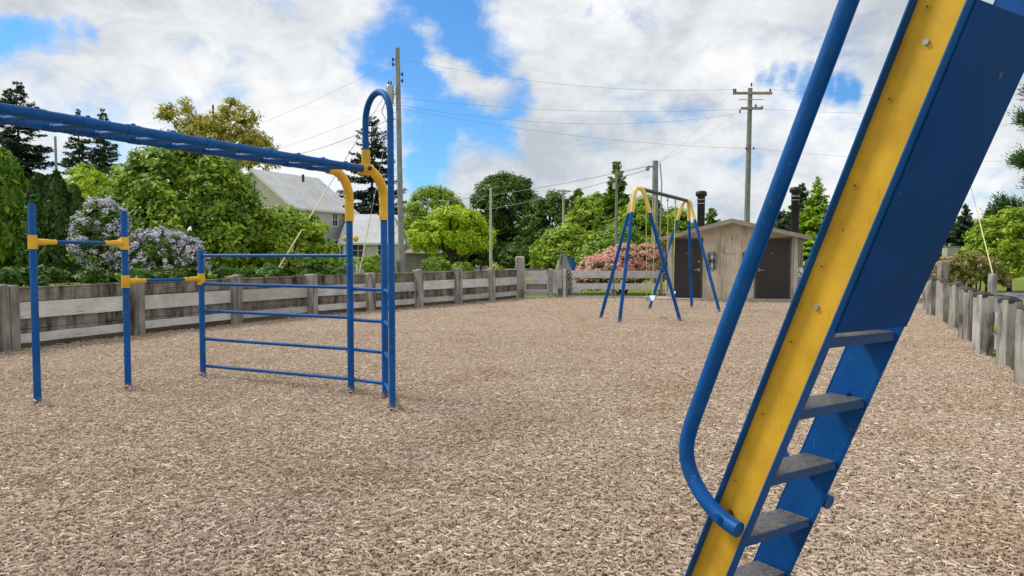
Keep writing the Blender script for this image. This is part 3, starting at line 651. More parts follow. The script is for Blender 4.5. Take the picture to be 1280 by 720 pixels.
# pink shrub behind the back fence
Y = 28.3
X = px(778, Y); z = Hs(X, Y)
o, lb = broadleaf('pink_rhododendron', 'wide pink flowering shrub behind the back rail fence', 'shrub', X, Y,
    [(-.9, 0, .72, .85, .9, .72), (.1, 0, .98, 1.0, .9, .88), (1.0, .1, 1.02, .8, .9, .86), (-.2, -.35, .75, 1.0, .7, .72), (-1.35, -.1, .5, .55, .7, .52)], 'leaf_dark', .13, .06, 260, 40, .2, (.05,), stems=7, part='foliage', inner=.7)
P_, N_, T_ = crown_pts([(a, b, c+.12, d*1.03, e_*1.03, f*.95) for a, b, c, d, e_, f in lb], 760, 30, .16, .90)
k = P_[:, 2] > z+.60; Ls = .085*rng.uniform(.7, 1.3, k.sum()); leafmesh('blossom', [leaves(P_[k], N_[k], Ls, Ls*.75)], [T_[k]], M['pink'], o)
# small low shrubs near the house and under the maple
for x, Y, yt, r, lab, m in [(545, 34, 322, .62, 'low dome of dark green clipped shrub under the lime maple', 'leaf_green'), (578, 34.5, 329, .5, 'small dark green mound of shrub beside the lime maple trunk', 'leaf_green'), (620, 33, 333, .4, 'tiny green mound at the thin pale pole', 'leaf_yellow_green'),
                            (425, 36, 320, .8, 'small green shrub by the grey house door', 'leaf_green'), (452, 35, 322, .8, 'light green shrub under the low house window', 'leaf_yellow_green'), (474, 36, 318, .7, 'green shrub left of the tall utility pole', 'leaf_yellow_green'), (405, 33, 331, .6, 'dark low shrub in front of the grey house', 'leaf_dark')]:
    X = px(x, Y); z = Hs(X, Y); top = max(.35, pz(yt, Y)-z)
    broadleaf('low_shrub', lab, 'shrub', X, Y, [(0, 0, top*.5, r, r, top*.5), (r*.4, -.1, top*.4, r*.7, r*.7, top*.42)], m, .10, .05, 80, 40, .15, (.03,), 'small shrubs beyond the left fence', stems=4, part='foliage')
# undergrowth on the raised bank behind the left fence
def undergrowth():
    lobes = []
    for (x0, y0), (x1, y1) in zip(FENCE[1:7], FENCE[2:8]):
        dx, dy = x1-x0, y1-y0; L = math.hypot(dx, dy)
        for t in (.1, .35, .6, .85):
            d = random.uniform(.55, 1.2); x = x0+dx*t-dy/L*d; y = y0+dy*t+dx/L*d; lobes.append((x, y, Hs(x, y)+.12, random.uniform(.38, .6), random.uniform(.35, .5), random.uniform(.16, .34)))
    P, Nn, T = crown_pts(lobes, 420, 40, .12, .6); Ls = .10*rng.uniform(.6, 1.3, len(P))
    o = leafmesh('undergrowth', [leaves(P, Nn, Ls, Ls*.5)], [T], M['leaf_dark'], None); tag(o, 'low dark leafy undergrowth along the back of the left fence', 'undergrowth', kind='stuff')
undergrowth()
# grass fringe along the top of the raised lawn and round the right posts
def grass():
    P = []
    for (x0, y0), (x1, y1) in zip(FENCE[1:-2], FENCE[2:-1]):
        k = 1500; t = rng.random(k); d = rng.uniform(.16, 1.3, k)**1.4+.1; dx, dy = x1-x0, y1-y0; L = math.hypot(dx, dy)
        P.append(np.stack([x0+dx*t-dy/L*d, y0+dy*t+dx/L*d], 1))
    k = 5000; P.append(np.stack([rng.uniform(10.8, 20, k), rng.uniform(11, 25, k)], 1))
    k = 2500; P.append(np.stack([rng.uniform(1.6, 5.4, k), rng.uniform(26.3, 28.5, k)], 1))
    P = np.concatenate(P); P = P[~inside(P[:, 0], P[:, 1], PLAY)]
    rd = [(11, 9), (13.6, 17), (18, 25.5), (30, 34)]
    P = P[pdist(P[:, 0], P[:, 1], rd) > 2.35]; n = len(P); z = H(P[:, 0], P[:, 1]); h = rng.uniform(.05, .13, n)
    yaw = rng.uniform(0, 6.28, n); lean = rng.normal(0, .35, (n, 2)); b = np.stack([np.cos(yaw), np.sin(yaw), 0*yaw], 1)*.012
    B = np.stack([P[:, 0], P[:, 1], z], 1); tip = B+np.stack([lean[:, 0]*h, lean[:, 1]*h, h], 1); mid = (B+tip)/2+np.array([0, 0, .01])
    V = np.stack([B-b, B+b, tip+b*.15, tip-b*.15], 1)
    o = npmesh('grass', V, np.arange(n*4).reshape(n, 4), M['grass'], tint=np.repeat(np.clip(rng.normal(.5, .22, n), 0, 1), 4))
    tag(o, 'short green grass growing along the fence and verge', 'grass', kind='stuff')
grass()

# ------------------------------------------------------------------ fences
def post_prism(b, x, y, ang, wx, wy, h, z0=-.2, chamfer=.04, slope=0.):
    ca, sa = math.cos(ang), math.sin(ang)
    def p(u, v, z): return (x+ca*u-sa*v, y+sa*u+ca*v, z)
    a, c = wx/2, wy/2; i = chamfer
    vs = [p(-a, -c, z0), p(a, -c, z0), p(a, c, z0), p(-a, c, z0), p(-a, -c, h-i), p(a, -c, h-i), p(a, c, h-i+slope), p(-a, c, h-i+slope),
          p(-a+i, -c+i, h), p(a-i, -c+i, h), p(a-i, c-i, h+slope), p(-a+i, c-i, h+slope)]
    fs = [(0, 3, 2, 1), (0, 1, 5, 4), (1, 2, 6, 5), (2, 3, 7, 6), (3, 0, 4, 7), (4, 5, 9, 8), (5, 6, 10, 9), (6, 7, 11, 10), (7, 4, 8, 11), (8, 9, 10, 11)]
    b.add(vs, fs)
def left_fence():
    o = thing('plank_fence', (*FENCE[6], 0), 'long stained grey plank fence curving along the left side of the playground', 'fence')
    for i in range(len(FENCE)-2):
        a = Vector((*FENCE[i], 0)); c = Vector((*FENCE[i+1], 0)); d = (c-a).normalized(); n = Vector((-d.y, d.x, 0)); L = (c-a).length   # n points outwards (left)
        # boards: three stacked heavy planks with small steps
        b = MB(); zs = [.10, .33, .56, .79, 1.0]
        for k in range(4):
            j = random.uniform(-.012, .012); dz = random.uniform(-.004, .012) if k == 3 else 0
            b.box(a+d*L/2+n*(.10+j)+Vector((0, 0, (zs[k]+zs[k+1])/2+dz/2)), (L-.05, .07, zs[k+1]-zs[k]-.008+dz), d)
        b.build('back_board', M['board'], o, .006)
        for z0, z1 in ((.50, .775), (.11, .265)):
            MB().box(a+d*L/2+n*(.035+random.uniform(-.006, .006))+Vector((0, 0, (z0+z1)/2+random.uniform(-.01, .01))), (L-.06, .045, z1-z0), d).build('rail', M['rail'], o, .005)
        MB().box(a+d*L/2+n*.05+Vector((0, 0, .025)), (L-.05, .05, .16), d).build('kickboard', M['kick'], o, .005)
        MB().box(a+d*L/2+n*.11+Vector((0, 0, 1.022)), (L-.04, .12, .025), d).build('top_cap', M['board'], o, .004)
    for i, p in enumerate(FENCE[:-2]):
        q0 = Vector((*FENCE[max(0, i-1)], 0)); q1 = Vector((*FENCE[i+1], 0)); d = (q1-q0).normalized(); ang = math.atan2(d.y, d.x)
        b = MB(); n = Vector((-d.y, d.x, 0)); c = Vector((*p, 0))+n*.02; h = 1.10+random.uniform(-.03, .04)
        for s, wd in ((-1, .125), (1, .15)):
            q = c+d*s*.074
            post_prism(b, q.x, q.y, ang+random.uniform(-.03, .03), wd, .20, h+random.uniform(-.015, .015), chamfer=.022)
        b.build('post', M['post'], o, .012)
    return o
left_fence()
# tall gate posts, gate panel, back fence
def single_post(x, y, wd, h, label, pyramid=0., ang=.1):
    b = MB()
    if pyramid:
        post_prism(b, x, y, ang, wd, wd, h, chamfer=.002)
        z = h; a = wd/2*1.2; ca, sa = math.cos(ang), math.sin(ang)
        P = [(x+ca*u-sa*v, y+sa*u+ca*v, z) for u, v in ((-a, -a), (a, -a), (a, a), (-a, a))]
        t = wd*.16; Q = [(x+ca*u-sa*v, y+sa*u+ca*v, z+pyramid) for u, v in ((-t, -t), (t, -t), (t, t), (-t, t))]
        b.add(P+Q, [(0, 3, 2, 1), (0, 1, 5, 4), (1, 2, 6, 5), (2, 3, 7, 6), (3, 0, 4, 7), (4, 5, 6, 7)])
    else: post_prism(b, x, y, ang, wd, wd*.9, h, chamfer=.05)
    return tag(b.build('gate_post', M['post'], None, .01), label, 'post')
single_post(.29, 26.05, .31, 1.52, 'tall weathered square gate post at the end of the plank fence')
single_post(1.95, 27.4, .46, .98, 'stout brown post with pointed cap behind the gate', pyramid=.62)
def gate_section():
    a = Vector((.50, 26.15, 0)); c = Vector((1.28, 26.2, 0)); d = (c-a).normalized()
    o = thing('plank_gate', (.9, 26.2, 0), 'short grey plank gate beside the tall square gate post', 'gate')
    for z0, z1 in ((.08, .27), (.50, .66), (.80, .98)):
        MB().beam(a+Vector((0, 0, (z0+z1)/2)), c+Vector((0, 0, (z0+z1)/2)), .05, z1-z0).build('rail', M['rail'], o, .006)
    MB().beam(a+Vector((0, .05, .40)), c+Vector((0, .05, .40)), .04, .2).build('back_board', M['shed'], o, .006)
    MB().beam(a+Vector((0, .05, 1.02)), c+Vector((0, .05, 1.02)), .08, .05).build('top_cap', M['board'], o, .006)
    b = MB(); post_prism(b, 1.40, 26.2, 0, .17, .17, 1.06, chamfer=.03); b.build('post', M['post'], o, .01)
    t = thing('white_gate', (1.66, 26.35, 0), 'narrow pale metal gate panel at the playground entrance', 'gate')
    b = MB().beam((1.52, 26.38, .70), (1.84, 26.38, .70), .03, .60); b.build('panel', M['rail'], t, .005)
    b = MB(); post_prism(b, 1.92, 26.3, 0, .10, .10, 1.03, chamfer=.01); b.build('post', M['siding_trim'], t, .005)
    MB().beam((1.52, 26.36, .36), (1.84, 26.36, .36), .035, .05).build('lower_bar', M['steel'], t)
gate_section()
def rail_fence(name, pts, label, rails, posts=True, thick=.06):
    o = thing(name, (*pts[0], 0), label, 'fence')
    for a, c in zip(pts[:-1], pts[1:]):
        a = Vector((*a, 0)); c = Vector((*c, 0)); d = (c-a).normalized(); n = Vector((-d.y, d.x, 0))
        for z0, z1 in rails:
            j = Vector((0, 0, random.uniform(-.012, .012))); MB().beam(a+d*.01-n*.07+Vector((0, 0, (z0+z1)/2))+j, c-d*.01-n*.07+Vector((0, 0, (z0+z1)/2))-j, thick, z1-z0).build('rail', M['rail'], o, .006)
    for p in pts:
        b = MB(); post_prism(b, *p, .05, .17, .14, .93, chamfer=.03); b.build('post', M['post'], o, .01)
    return o
rail_fence('rail_fence', [(2.06, 26.35), (3.7, 26.2), (5.36, 26.05)], 'open grey rail fence in front of the pink flowering shrub', [(.72, .985), (.31, .53), (-.06, .07)])
b = MB()
for i, (dx, z) in enumerate([(0, .93), (.03, .84), (-.02, .76), (.05, .68), (.06, .52), (.02, .40), (.07, .30), (.05, .2)]):
    b.tube(arc((2.07+dx, 26.16, z), (1, 0, 0), (0, 0, 1), .055, 0, 2*math.pi, 10), .016, 6)
tag(b.build('gate_chain', M['black']), 'rusty dark chain hanging on the post at the start of the rail fence', 'chain')
rail_fence('rail_fence', [(10.62, 23.3), (11.3, 22.1), (12.0, 20.9)], 'open grey rail fence between the toilet block and the timber posts', [(.70, .93), (.30, .50), (-.06, .14)])
def right_posts():
    o = thing('post_fence', (*POSTS_R[5], 0), 'row of thick weathered timber posts along the right side', 'fence')
    hs_ = [.98, 1.0, .97, .96, .99, .98, .97, .99, 1.0, .97, 1.0]
    for i, p in enumerate(POSTS_R):
        q0 = POSTS_R[max(0, i-1)]; q1 = POSTS_R[min(len(POSTS_R)-1, i+1)]; ang = math.atan2(q1[1]-q0[1], q1[0]-q0[0])
        b = MB(); post_prism(b, p[0], p[1], ang+.5+random.uniform(-.15, .15), .225, .21, hs_[i]-.06, chamfer=.01, slope=.02); po = b.build('post', M['post_stained'], o, .03)
        b = MB(); post_prism(b, p[0], p[1], ang+.5, .222, .208, hs_[i]+.0, hs_[i]-.09, .05, .02); b.build('dark_top', M['top'], po, .01)
        if i < len(POSTS_R)-1:
            a = Vector((*p, 0)); c = Vector((*POSTS_R[i+1], 0)); d = (c-a).normalized(); n = Vector((d.y, -d.x, 0))
            for z0, z1 in ((.08, .30), (.46, .66)):
                MB().beam(a+n*.16+Vector((0, 0, (z0+z1)/2)), c+n*.16+Vector((0, 0, (z0+z1)/2)), .05, z1-z0).build('rail', M['rail'], o, .006)
M['post_stained'] = wood('stained_post', (.16, .145, .13), (.37, .345, .31), (.58, .55, .505), (40, 40, 1.4), .32, (.06, .055, .05))
M['top'] = wood('dark_post_top', (.035, .032, .03), (.07, .062, .055), (.12, .11, .10), (20, 20, 3))
right_posts()

# ------------------------------------------------------------------ toilet block
def toilet():
    Yf = 25.0; x0, x1 = 5.52, 9.88; xr = 7.55; ze, za = 2.17, 2.72; sl_ = (za-ze)/(xr-5.2)
    o = thing('toilet_block', (7.6, 27, 0), 'small tan wooden toilet building with two brown doors and a low gable roof', 'building')
    def zr(x): return za-abs(x-xr)*sl_*(1 if x < xr else (za-ze)/(10.15-xr)/sl_)
    poly = [(x0, Yf, .06), (x1, Yf, .06), (x1, Yf, zr(x1)-.06), (xr, Yf, za-.06), (x0, Yf, zr(x0)-.06)]
    MB().prism(poly, (0, .12, 0)).build('front_wall', M['siding'], o)
    b = MB(); b.prism([(x0, Yf+.12, .06), (x0+.12, Yf+.12, .06), (x0+.12, Yf+.12, zr(x0)-.06), (x0, Yf+.12, zr(x0)-.06)], (0, 4.6, 0))
    b.prism([(x1-.12, Yf+.12, .06), (x1, Yf+.12, .06), (x1, Yf+.12, zr(x1)-.06), (x1-.12, Yf+.12, zr(x1)-.06)], (0, 4.6, 0))
    b.prism([(x0, Yf+4.72, .06), (x1, Yf+4.72, .06), (x1, Yf+4.72, zr(x1)-.06), (xr, Yf+4.72, za-.06), (x0, Yf+4.72, zr(x0)-.06)], (0, .12, 0)); b.build('side_wall', M['siding'], o)
    # board-and-batten strips on the front
    b = MB(); x = x0+.16
    while x < x1-.1:
        ztop = zr(x)-.1; zb = .06
        if 5.6 < x < 6.64 or 8.43 < x < 9.64: zb = 2.14
        if ztop > zb+.05: b.box((x, Yf-.010, (zb+ztop)/2), (.02, .02, ztop-zb))
        x += .105
    b.build('battens', M['siding'], o)
    # roof: two slabs with fascia
    for xe, s in ((5.13, -1), (10.22, 1)):
        zz = ze-.02; P = [(xr, Yf-.55, za+.06), (xe, Yf-.55, zz+.03), (xe, Yf-.55, zz-.03), (xr, Yf-.55, za)]
        r = MB().prism(P, (0, 5.6, 0)).build('roof', M['roofm'], o)
        P = [(xr, Yf-.56, za+.045), (xe+s*.0, Yf-.56, zz+.02), (xe, Yf-.56, zz-.11), (xr, Yf-.56, za-.09)]
        MB().prism(P, (0, -.035, 0)).build('fascia', M['fascia'], r)
    for dx, y in ((6.62, 25.75), (9.86, 25.45)):
        zb = zr(dx)-.1
        h_ = pz(240, y) if dx < 8 else pz(237, y)
        r_ = .138
        v = MB().lathe((dx, y, 0), [(r_, zb), (r_, h_-.34), (r_+.012, h_-.33), (r_+.012, h_-.29), (r_, h_-.28), (r_, h_-.2), (r_+.05, h_-.18), (r_+.07, h_-.13), (r_+.065, h_-.05), (r_+.02, h_), (.02, h_+.015)], 20).build('vent_pipe', M['black'], o)
        b = MB()
        for zz in (h_-.31, h_-.44): b.lathe((dx, y, 0), [(r_+.013, zz-.012), (r_+.018, zz), (r_+.013, zz+.012)], 20)
        b.build('vent_band', M['steel'], v)
    for xa, xb, hx, s in ((5.66, 6.58, 6.50, 1), (8.48, 9.60, 8.58, -1)):
        fb = MB()
        for q in (xa-.03, xb+.03): fb.box((q, Yf-.02, 1.1), (.06, .05, 2.08))
        fb.box(((xa+xb)/2, Yf-.02, 2.115), (xb-xa+.12, .05, .05))
        dr = MB().box(((xa+xb)/2, Yf-.012, 1.085), (xb-xa, .05, 2.01)).build('door', M['door'], o, .004)
        fb.build('door_frame', M['doorframe'], dr)
        hb = MB().box((hx, Yf-.05, 1.05), (.06, .03, .10)).tube([(hx, Yf-.06, 1.05), (hx, Yf-.10, 1.05), (hx-s*.16, Yf-.10, 1.04)], .017, 8)
        hb.build('handle', M['steel'], dr)
        MB().tube([(hx, Yf-.036, 1.33), (hx, Yf-.07, 1.33)], .035, 10).build('lock', M['steel'], dr)
        MB().tube([((xa+xb)/2-.02, Yf-.036, 1.62), ((xa+xb)/2-.02, Yf-.045, 1.62)], .014, 8).build('peephole', M['white'], dr)
    # corner posts at the porch wings
    b = MB()
    b.box((5.47, Yf-.12, 1.12), (.11, .12, 2.12)); b.build('corner_post', M['siding_trim'], o, .006)
    MB().box((9.80, Yf-.06, 1.12), (.13, .08, 2.12)).build('corner_post', M['siding_trim'], o, .006)
    MB().box((10.03, Yf+.5, 1.1), (.28, .05, 2.05)).build('wing_wall', M['shed'], o)
    # signs
    def sign(cx, cz):
        sg = MB().box((cx, Yf-.045, cz), (.31, .03, .62)).build('restroom_sign', M['black'], o, .004)
        for c in (.15, -.15):
            m = MB()
            m.tube([(cx+.085*math.cos(2*math.pi*k/20), Yf-.062, cz+c+.12*math.sin(2*math.pi*k/20)) for k in range(21)], .0065, 5, False)
            m.build('outline_ring', M['white'], sg)
            P = [(cx-.028, Yf-.061, cz+c-.07), (cx+.028, Yf-.061, cz+c-.07), (cx+.04, Yf-.061, cz+c+.015), (cx+.02, Yf-.061, cz+c+.05), (cx-.02, Yf-.061, cz+c+.05), (cx-.04, Yf-.061, cz+c+.015)]
            m = MB().prism(P, (0, -.004, 0)); m.tube([(cx, Yf-.061, cz+c+.070), (cx, Yf-.066, cz+c+.070)], .022, 10)
            m.build('pictogram', M['white'], sg)
        m = MB()
        for dx in (-.135, .135): m.box((cx+dx, Yf-.061, cz), (.012, .004, .592))
        for dz in (-.29, .29): m.box((cx, Yf-.0605, cz+dz), (.27, .0035, .012))
        m.build('border', M['white'], sg)
    sign(6.95, 1.35); sign(8.14, 1.35)
    sg = MB().box((9.93, Yf-.09, .98), (.24, .02, .30)).build('accessible_sign', M['white'], o, .003)
    m = MB().tube([(9.90, Yf-.104, 1.08), (9.90, Yf-.107, 1.08)], .022, 10).beam((9.905, Yf-.104, 1.05), (9.915, Yf-.104, .96), .004, .03).beam((9.915, Yf-.104, .97), (9.98, Yf-.104, .97), .004, .028).beam((9.975, Yf-.104, .97), (10.0, Yf-.104, .90), .004, .028)
    m.tube(arc((9.93, Yf-.104, .93), (1, 0, 0), (0, 0, 1), .055, 2.4, 6.0, 10), .010, 5); m.build('pictogram', M['black'], sg)
    MB().box((7.52, Yf-.03, 1.72), (.36, .02, .22)).build('plaque', M['siding'], o, .004)
    return o
M['roofm'] = wood('toilet_roof', (.14, .12, .10), (.22, .20, .17), (.30, .28, .25), (3, 24, 3))
M['doorframe'] = plain('door_frame_paint', (.11, .095, .08), .55)
tb = toilet()
def settle(o, piv, ang, sx):
    ca, sa = math.cos(ang), math.sin(ang); d = o.location-Vector((*piv, 0)); d.x *= sx
    o.location = (piv[0]+d.x*ca-d.y*sa, piv[1]+d.x*sa+d.y*ca, o.location.z); o.rotation_euler.z = ang; o.scale.x = sx
settle(tb, (5.52, 25.0), R(-10), .956)
pad = MB().box((7.68, 24.97, .0), (5.2, 1.7, .16), (.985, -.174, 0)).build('concrete_pad', M['concrete'], None, .012); tag(pad, kind='structure')

# ------------------------------------------------------------------ grey house
def house():
    Cn = Vector((px(369, 50), 50, 0)); ez = pz(257, 50); d = Vector((.42, .907, 0)); g = Vector((-.907, .42, 0)); L = 6.3; W = 7.0; az = pz(214, 51.5)
    z0 = Hs(Cn.x, Cn.y)
    o = thing('grey_house', (Cn.x-2, Cn.y+3, z0), 'grey two storey clapboard house with a pale shingle gable roof behind the shrubs', 'house')
    A = Cn; B = Cn+g*W; U = Vector((0, 0, 1)); mid = Cn+g*W/2
    MB().prism([A+U*(z0-.2), B+U*(z0-.2), B+U*ez, mid+U*(az-.08), A+U*ez], d*L).build('wall', M['lap'], o)
    for s, P0, q in ((1, A, -g), (-1, B, g)):
        e0 = P0+q*.38+U*(ez-.30*.9)-d*.35; r0 = mid+U*az-d*.35
        n = U*.10
        rf = MB().prism([e0, r0, r0+n, e0+n], d*(L+.8)).build('roof', M['shingle'], o)
        MB().prism([e0-n*1.2-d*.02, r0-n*1.2-d*.02, r0+n*.9-d*.02, e0+n*.9-d*.02], -d*.05).build('bargeboard', M['white'], rf)
        MB().beam(e0+q*.05+n*.3, e0+q*.05+d*(L+.8)+n*.3, .07, .15).build('gutter', M['white'], rf)
    c = mid-g*1.3+d*L*.55+U*(az-.55); MB().tube([c, c+U*.55], .10, 8).build('vent_stub', M['rust'], o)
    def win(parent, base, along, nrm, wd, ht, name='window'):
        """base = centre of the opening on the wall"""
        f = MB()
        for s in (-1, 1): f.box(base+along*s*(wd/2+.05)+nrm*.03, (.1, .06, ht+.2), along)
        for s in (-1, 1): f.box(base+U*s*(ht/2+.05)+nrm*.03, (wd, .06, .1), along)
        fr = f.build(name, M['white'], parent)
        MB().box(base+nrm*.012, (wd, .02, ht), along).build('pane', M['glass'], fr)
        m = MB().box(base+nrm*.03, (.04, .03, ht), along); m.box(base+nrm*.03, (wd, .032, .04), along); m.build('mullion', M['white'], fr)
    win(o, mid-g*1.2+U*(pz(268, 51)-.2)-d*.0, g, -d, .9, 1.2)
    win(o, A+d*4.3+U*(pz(275, 54)), d, -g, .55, .9)
    win(o, A+d*2.2+U*(z0+1.6), d, -g, .9, 1.3)
    dr = MB().box(A+d*4.6+U*(z0+1.15)-g*.03, (1.0, .06, 2.1), d).build('door', M['glass'], o)
    f = MB()
    for s in (-1, 1): f.box(A+d*(4.6+s*.57)+U*(z0+1.15)-g*.045, (.13, .08, 2.25), d)
    f.box(A+d*4.6+U*(z0+2.3)-g*.045, (1.27, .08, .13), d); f.build('door_frame', M['white'], dr)
    # low wing to the right
    Yw = 52.0; xa, xb = px(424, Yw), px(508, Yw); ze = pz(303, Yw); zr = pz(268, Yw+3); dep = 6.
    wz = Hs((xa+xb)/2, Yw)
    wing = thing('house_wing', ((xa+xb)/2, Yw+3, wz), 'low grey house wing with wide shingle roof right of the two storey house', 'house')
    b = MB().box(((xa+xb)/2, Yw+dep/2, (wz-.2+ze)/2), (xb-xa-.5, dep, ze-wz+.2)); b.build('wall', M['lap'], wing)
    P = [(xa, Yw-.4, ze-.05), (xb, Yw-.4, ze-.05), (xb-1.5, Yw+3, zr), (xa, Yw+3, zr), (xa, Yw+6.4, ze-.05), (xb, Yw+6.4, ze-.05)]
    r = MB(); r.add(P, [(0, 1, 2, 3), (3, 2, 5, 4), (1, 5, 2), (0, 3, 4), (0, 4, 5, 1)]); rf = r.build('roof', M['shingle'], wing)
    MB().beam((xa, Yw-.42, ze-.10), (xb, Yw-.42, ze-.10), .07, .15).build('gutter', M['white'], rf)
    Ys = Vector((0, -1, 0)); X_ = Vector((1, 0, 0))
    win(wing, Vector((px(448, Yw), Yw, pz(313, Yw))), X_, Ys, .75, .95)
    win(wing, Vector((px(478, Yw), Yw, pz(313, Yw))), X_, Ys, .6, .9)
    b = MB()
    for x in (426.5, 432.5): b.tube([(px(x, Yw), Yw-.35, wz), (px(x, Yw), Yw-.35, ze-.1)], .05, 8)
    b.build('downpipe', M['white'], wing)
    fl = MB().box((px(413.5, Yw-1), Yw-1.0, pz(302, Yw-1)), (.38, .05, .34)).build('hanging_flag', M['dark_blue'], None)
    tag(fl, 'small dark blue banner hanging beside the grey house door', 'banner')
    b = MB()
    for x in (424.0, 431.5): b.lathe((px(x, Yw-1.2), Yw-1.2, pz(300, Yw-1.2)), [(.05, -.28), (.19, -.2), (.25, 0), (.19, .16), (.06, .2)], 10)
    for i, x in enumerate((432.5, 445.0)):
        b = MB().lathe((px(x, Yw-1.2), Yw-1.2, pz(298, Yw-1.2)), [(.06, -.24), (.17, -.16), (.21, 0), (.15, .14), (.05, .18)], 10)
        b.tube([(px(x, Yw-1.2), Yw-1.2, pz(298, Yw-1.2)+.17), (px(x, Yw-1.2), Yw-.35, ze-.1)], .012, 4)
        tag(b.build('hanging_basket', M['sleeve']), ['yellow hanging basket under the wing eave, left one', 'yellow hanging basket under the wing eave, right one'][i], 'hanging basket', 'yellow hanging baskets')
house()
# board shed under the maple
def shed():
    Y = 43; xa, xb = px(508, Y), px(549, Y); z = Hs(px(530, Y), Y)
    o = thing('board_shed', (px(530, Y), Y+.6, z), 'small grey board shed beside the tall utility pole', 'shed')
    MB().box(((xa+xb)/2, Y+.6, z+.62), (xb-xa, 1.2, 1.3)).build('wall', M['shed'], o)
    b = MB(); x = xa+.08
    while x < xb: b.box((x, Y-.012, z+.62), (.03, .024, 1.28)); x += .16
    b.build('battens', M['shed'], o)
    MB().prism([(xa-.15, Y-.2, z+1.26), (xa-.15, Y+1.4, z+1.5), (xa-.15, Y+1.4, z+1.56), (xa-.15, Y-.2, z+1.32)], (xb-xa+.3, 0, 0)).build('roof', M['board'], o)
    MB().beam((xa-.3, Y-.25, z-.0), (xb+.3, Y-.25, z-.0), .3, .14).build('base_sill', M['board'], o)
shed()
# picket stubs and steps by the house
Y = 33
o = thing('picket_panel', (px(449, Y), Y, Hs(px(449, Y), Y)), 'three pale broken picket boards by the house shrubs', 'fence')
for x, yt in ((446, 330), (449.5, 333), (453, 336)):
    z = Hs(px(x, Y), Y); t = pz(yt, Y); MB().prism([(px(x, Y)-.05, Y, z-.1), (px(x, Y)+.05, Y, z-.1), (px(x, Y)+.05, Y, t-.06), (px(x, Y), Y, t), (px(x, Y)-.05, Y, t-.06)], (0, .03, 0)).build('picket', M['rail'], o)
b = MB(); zb = Hs(px(417, 36), 36)
for i in range(4): b.box((px(415, 36), 36.6-.0+i*.25, zb+.09+i*.17), (.9, .28, .17))
tag(b.build('porch_steps', M['shed'], None, .01), 'grey wooden steps below the grey house door', 'steps')

# ------------------------------------------------------------------ utility poles and wires
def pole(name, x, Y, ytop, r0, label, m='pole', lean=0.):
    X = px(x, Y); z = Hs(X, Y); o = thing(name, (X, Y, z), label, 'pole'); zt = pz(ytop, Y)
    MB().tube([(X, Y, z-.3), (X+lean*.5, Y, (z+zt)/2), (X+lean, Y, zt)], [r0, r0*.86, r0*.72], 12).build('shaft', M[m], o)
    return o, X+lean, Y, zt
o, X, Y, zt = pole('utility_pole', 502, 34, 64, .145, 'tall grey wooden utility pole with a transformer left of centre', lean=-.12)
PA = Vector((X, Y, zt))
t = MB().lathe((X-.36, Y-.05, pz(132, Y)), [(.17, 0), (.185, .03), (.185, .78), (.17, .82), (.10, .86)], 14).build('transformer', M['steel'], o)
b = MB()
for dx in (-.05, .06): b.lathe((X-.36+dx, Y-.05, pz(132, Y)+.84), [(.03, 0), (.045, .06), (.03, .1), (.045, .14), (.02, .2)], 8)
b.build('bushing', M['rust'], t)
MB().beam((X-.25, Y, pz(120, Y)), (X, Y, pz(120, Y)), .06, .06).build('bracket', M['steel'], o)
b = MB()
for k in range(26): b.tube([(X-.12+.0, Y-.02, 1.6+k*.33), (X-.26, Y-.02, 1.6+k*.33)], .014, 5)
b.build('step_pegs', M['steel'], o)
b = MB()
for yy, s in ((84, -1), (78, -1), (96, 1), (104, 1)): b.lathe((X+s*.22, Y, pz(yy, Y)), [(.03, -.08), (.05, -.04), (.03, 0), (.05, .04), (.03, .08)], 8); b.beam((X, Y, pz(yy, Y)), (X+s*.22, Y, pz(yy, Y)), .03, .03)
b.build('insulator', M['rust'], o)
b = MB().tube([(X-.1, Y-.05, pz(150, Y)), (X-.5, Y-.05, pz(155, Y)), (X-.75, Y-.05, pz(142, Y)), (X-.55, Y-.05, pz(128, Y))], .02, 6); b.build('loop_cable', M['wire'], o)
MB().lathe((X, Y, 0), [(.165, Hs(X, Y)-.1), (.165, pz(326, Y))], 12).build('dark_base_wrap', M['board'], o)
# guy wires with yellow guards
def guy(name, a, b_, g0, label):
    """a = ground end, b_ = pole end; g0 = fraction covered by the guard"""
    o = thing(name, a, label, 'guy wire'); a = Vector(a); b_ = Vector(b_)
    MB().tube([a, b_], .012, 6).build('cable', M['wire'], o)
    MB().tube([a.lerp(b_, .004), a.lerp(b_, g0)], .021, 8).build('guard', M['guard'], o)
def P3(x, y, Y): return Vector((px(x, Y), Y, pz(y, Y)))
guy('guy_wire', P3(338, 351, 18.6), P3(490, 110, 33.8), .34, 'long yellow guarded guy wire slanting in front of the grey house')
guy('guy_wire', P3(449, 342, 30), P3(497, 110, 33.8), .22, 'steep yellow guarded guy wire close to the monkey bar posts')
o, X, Y, zt = pole('utility_pole', 932, 39.5, 113, .17, 'tall utility pole with two crossarms behind the toilet block', lean=.1)
PB = Vector((X, Y, zt))
ca = pz(120, Y); MB().beam((X-1.0, Y-.2, ca), (X+1.12, Y-.2, ca), .10, .14).build('crossarm', M['pole'], o, .008)
MB().beam((X-.55, Y-.2, pz(137, Y)), (X+.62, Y-.2, pz(140, Y)), .10, .13).build('crossarm', M['pole'], o, .008)
b = MB()
for s in (-1, 1): b.beam((X+s*.55, Y-.2, ca-.06), (X, Y-.18, ca-.62), .03, .04)
b.build('brace', M['steel'], o)
